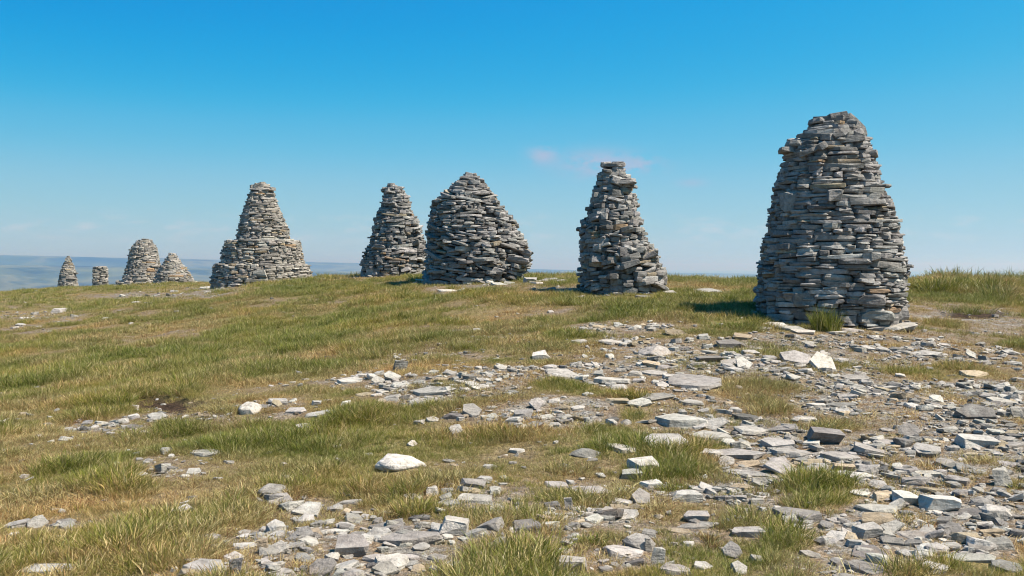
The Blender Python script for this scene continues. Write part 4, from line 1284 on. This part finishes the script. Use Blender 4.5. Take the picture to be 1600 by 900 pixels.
def build_grass():
    kinds = [('green', dict(green=0.60, olive=0.26, straw=0.14), 0.08, 0.17, 38), ('olive', dict(olive=0.45, green=0.25, straw=0.30), 0.07, 0.16, 38),
             ('straw', dict(straw=0.58, olive=0.28, rust=0.14), 0.05, 0.12, 36), ('thatch', dict(straw=0.66, rust=0.34), 0.03, 0.08, 30)]
    src = bpy.data.collections.new('grass_clumps')
    per = 4
    for ki, (nm, mix, l0, l1, n) in enumerate(kinds):
        for v in range(per):
            V, F, C = blades(n, 0.085, l0, l1, 0.0042, mix, 0.7 if nm != 'thatch' else 1.2, 40 + ki * 10 + v)
            o = bpy.data.objects.new('grass_clump_%02d' % (ki * per + v), blade_mesh('grass_clump', V, F, C))
            src.objects.link(o)
    parts = []
    for n, r0, r1, pw, sc in ((60000, 2.6, 13, 0.85, 0.8), (95000, 13, 32, 0.8, 0.92), (70000, 32, 95, 0.7, 1.3)):
        x, y = polar_points(n, r0, r1, R(36), pw)
        z = height(x, y)
        S, peat, px, py = masks(x, y, z)
        dens = 1 - sstep(0.2, 0.85, S) * 0.66
        gap = fbm(x / 0.6, y / 0.6, 210, 3)
        dens = dens * (0.45 + 0.55 * sstep(0.3, 0.55, gap)) * (1 - 0.95 * sstep(0.15, 0.6, peat))
        keep = rng.random(n) < dens
        keep &= clear_of(x, y, CAIRN_FOOT, 1.05) & clear_of(x, y, STONE_FOOT, 0.95) & clear_of(x, y + 0.10, STONE_FOOT, 0.85)
        x, y, z, S, px, py = x[keep], y[keep], z[keep], S[keep], px[keep], py[keep]
        u = rng.random(len(x)); hue = fbm(x / 1.1, y / 1.1, 260, 4); hue2 = fbm(x / 4.0, y / 4.0, 290, 3)
        g = 0.5 + (hue * 0.6 + hue2 * 0.4 - 0.5) * 1.45 + rng.normal(0, 0.06, len(x)) - 0.30 * sstep(0.15, 0.5, S)
        kind = np.where(g > 0.53, 0, np.where(g > 0.425, 1, np.where(g > 0.27, 2, 3)))
        size = sc * rng.uniform(0.7, 1.25, len(x)) * (1 - 0.25 * sstep(0.2, 0.6, S))
        tall = 1 - sstep(0.6, 1.1, np.sqrt(((px - 1540) / 135) ** 2 + ((py - 450) / 24) ** 2))
        size = size * (1 + 1.5 * tall * sstep(0.3, 0.7, fbm(x / 1.4, y / 1.4, 350, 2)))
        size = size * (0.5 + 1.0 * sstep(0.25, 0.75, fbm(x / 0.5, y / 0.5, 330, 3)))
        parts.append((x, y, z, kind * per + rng.integers(0, per, len(x)), size))
    x, y, z, idx, size = (np.concatenate(a) for a in zip(*parts))
    n = len(x)
    me = bpy.data.meshes.new('grass')
    me.vertices.add(n)
    me.vertices.foreach_set('co', np.stack([x, y, z], 1).astype(np.float32).ravel())
    rot = np.stack([rng.normal(0, 0.12, n), rng.normal(0, 0.12, n) , rng.uniform(-0.9, 0.9, n)], 1).astype(np.float32)
    a = me.attributes.new('rot', 'FLOAT_VECTOR', 'POINT'); a.data.foreach_set('vector', rot.ravel())
    a = me.attributes.new('scl', 'FLOAT', 'POINT'); a.data.foreach_set('value', size.astype(np.float32))
    a = me.attributes.new('idx', 'INT', 'POINT'); a.data.foreach_set('value', idx.astype(np.int32))
    me.materials.append(GRASS)
    o = add('grass', me, kind='stuff', label='rough green and straw moor grass covering the hilltop', cat='grass')
    ng = bpy.data.node_groups.new('grass_scatter', 'GeometryNodeTree')
    ng.interface.new_socket('Geometry', in_out='INPUT', socket_type='NodeSocketGeometry')
    ng.interface.new_socket('Geometry', in_out='OUTPUT', socket_type='NodeSocketGeometry')
    N, L = ng.nodes, ng.links
    gi = N.new('NodeGroupInput'); go = N.new('NodeGroupOutput')
    ci = N.new('GeometryNodeCollectionInfo'); ci.inputs['Collection'].default_value = src
    ci.inputs['Separate Children'].default_value = True; ci.inputs['Reset Children'].default_value = True
    iop = N.new('GeometryNodeInstanceOnPoints'); iop.inputs['Pick Instance'].default_value = True

    def nat(name, typ):
        q = N.new('GeometryNodeInputNamedAttribute'); q.data_type = typ; q.inputs['Name'].default_value = name
        return q.outputs['Attribute']
    L.new(gi.outputs[0], iop.inputs['Points']); L.new(ci.outputs[0], iop.inputs['Instance'])
    L.new(nat('idx', 'INT'), iop.inputs['Instance Index'])
    L.new(nat('rot', 'FLOAT_VECTOR'), iop.inputs['Rotation']); L.new(nat('scl', 'FLOAT'), iop.inputs['Scale'])
    L.new(iop.outputs[0], go.inputs[0])
    md = o.modifiers.new('scatter', 'NODES'); md.node_group = ng


build_grass()

TUFTS = [  # px, py of the foot, width, height in the photograph, mix, label
    (1290, 518, 58, 50, dict(green=0.75, straw=0.15, olive=0.1), 'tall grass tuft growing against the front of the nearest cairn'),
    (1525, 490, 84, 32, dict(olive=0.5, green=0.3, straw=0.2), 'bushy grass tussock on the bare ground right of the nearest cairn'),
    (1145, 514, 74, 24, dict(green=0.8, olive=0.2), 'dark green grass tuft at the left foot of the nearest cairn'),
    (1445, 515, 44, 18, dict(green=0.7, olive=0.3), 'small green tuft beside the long paving slab'),
    (770, 899, 180, 34, dict(green=0.25, olive=0.4, straw=0.35), 'big grass tussock at the bottom middle of the picture'),
    (930, 853, 66, 38, dict(green=0.6, straw=0.25, olive=0.15), 'single grass tuft above the wide foreground slab'),
    (672, 797, 26, 28, dict(green=0.9, olive=0.1), 'small bright green tuft left of the pale oblong block'),
    (1228, 858, 84, 27, dict(green=0.4, straw=0.35, olive=0.25), 'green tuft in straw-coloured grass, lower right of centre'),
    (1106, 848, 64, 30, dict(rust=0.8, straw=0.2), 'reddish-brown rush tuft in front of the block on its slab'),
    (1052, 766, 70, 30, dict(green=0.5, olive=0.35, straw=0.15), 'bright green tuft behind the dark-fronted squared block'),
    (1280, 790, 120, 19, dict(green=0.4, olive=0.35, straw=0.25), 'wide dark green grass clump above the slanting slab'),
    (1535, 720, 38, 16, dict(green=0.6, straw=0.4), 'small grass tuft among the right-hand rubble'),
    (1590, 762, 44, 24, dict(green=0.7, straw=0.3), 'green tuft at the right edge beside the pointed upright stone'),
    (300, 835, 70, 40, dict(green=0.7, olive=0.3), 'vivid green grass clump in the lower left grass'),
]


def build_tufts():
    for k, (px, py, w, h, mix, label) in enumerate(TUFTS):
        hit = ground_hit(px, py)
        m = hit[1] / FPX
        rr = random.Random(60 + k)
        n_st = int(np.clip(w / 11, 3, 12))
        up = k == 0
        Vs, Fs, Cs, off = [], [], [], 0
        y0 = hit[1] + w * m * 0.12
        z0 = float(height(hit[0], y0))
        for q in range(n_st):
            ox = rr.gauss(0, 0.27) * w * m; oy = rr.gauss(0, 0.2) * w * m
            sc = rr.uniform(0.55, 1.05) * (1 - 0.45 * min(1, abs(ox) / (0.5 * w * m)))
            if up:
                ox *= 0.6; oy *= 0.35; sc = rr.uniform(0.85, 1.15)
            V, F, C = blades(int(np.clip(w * h / 6 / n_st, 28, 90)) * (2 if up else 1), w * m * rr.uniform(0.10, 0.2), h * m * 0.3 * sc, h * m * 1.05 * sc, 0.0040 + 0.0001 * hit[1], mix, rr.uniform(0.45, 0.85) if not up else 0.28,
                             700 + k * 20 + q, drift=(rr.uniform(-0.1, 0.25), rr.uniform(-.1, .1)))
            V[:, 0] += ox; V[:, 1] += oy; V[:, 2] += float(height(hit[0] + ox, y0 + oy)) - z0
            Vs.append(V); Fs.append(F + off); Cs.append(C); off += len(V)
        o = add('grass_tuft', blade_mesh('grass_tuft', np.concatenate(Vs), np.concatenate(Fs), np.concatenate(Cs)), label=label, cat='grass tuft', group='grass tufts among the stones')
        o.location = (hit[0], y0, z0 - 0.005)


build_tufts()


# ------------------------------------------------------------------ haze in the far air
def build_haze():
    m, nt, out = new_mat('haze_air')
    v = nt.nodes.new('ShaderNodeVolumePrincipled')
    v.inputs['Color'].default_value = (0.32, 0.60, 1.0, 1)
    v.inputs['Absorption Color'].default_value = (1, 1, 1, 1)
    v.inputs['Density'].default_value = 1.65e-4
    v.inputs['Anisotropy'].default_value = 0.42
    nt.links.new(v.outputs[0], out.inputs['Volume'])
    bm = bmesh.new()
    bmesh.ops.create_cube(bm, size=1.0)
    me = bpy.data.meshes.new('haze'); 
    for q in bm.verts:
        q.co = Vector((q.co.x * 104000, q.co.y * 104000, -480 if q.co.z < 0 else 135))
    bm.to_mesh(me); bm.free()
    me.materials.append(m)
    add('haze', me, kind='stuff', label='thin blue haze over the far hills and plain', cat='haze')


build_haze()
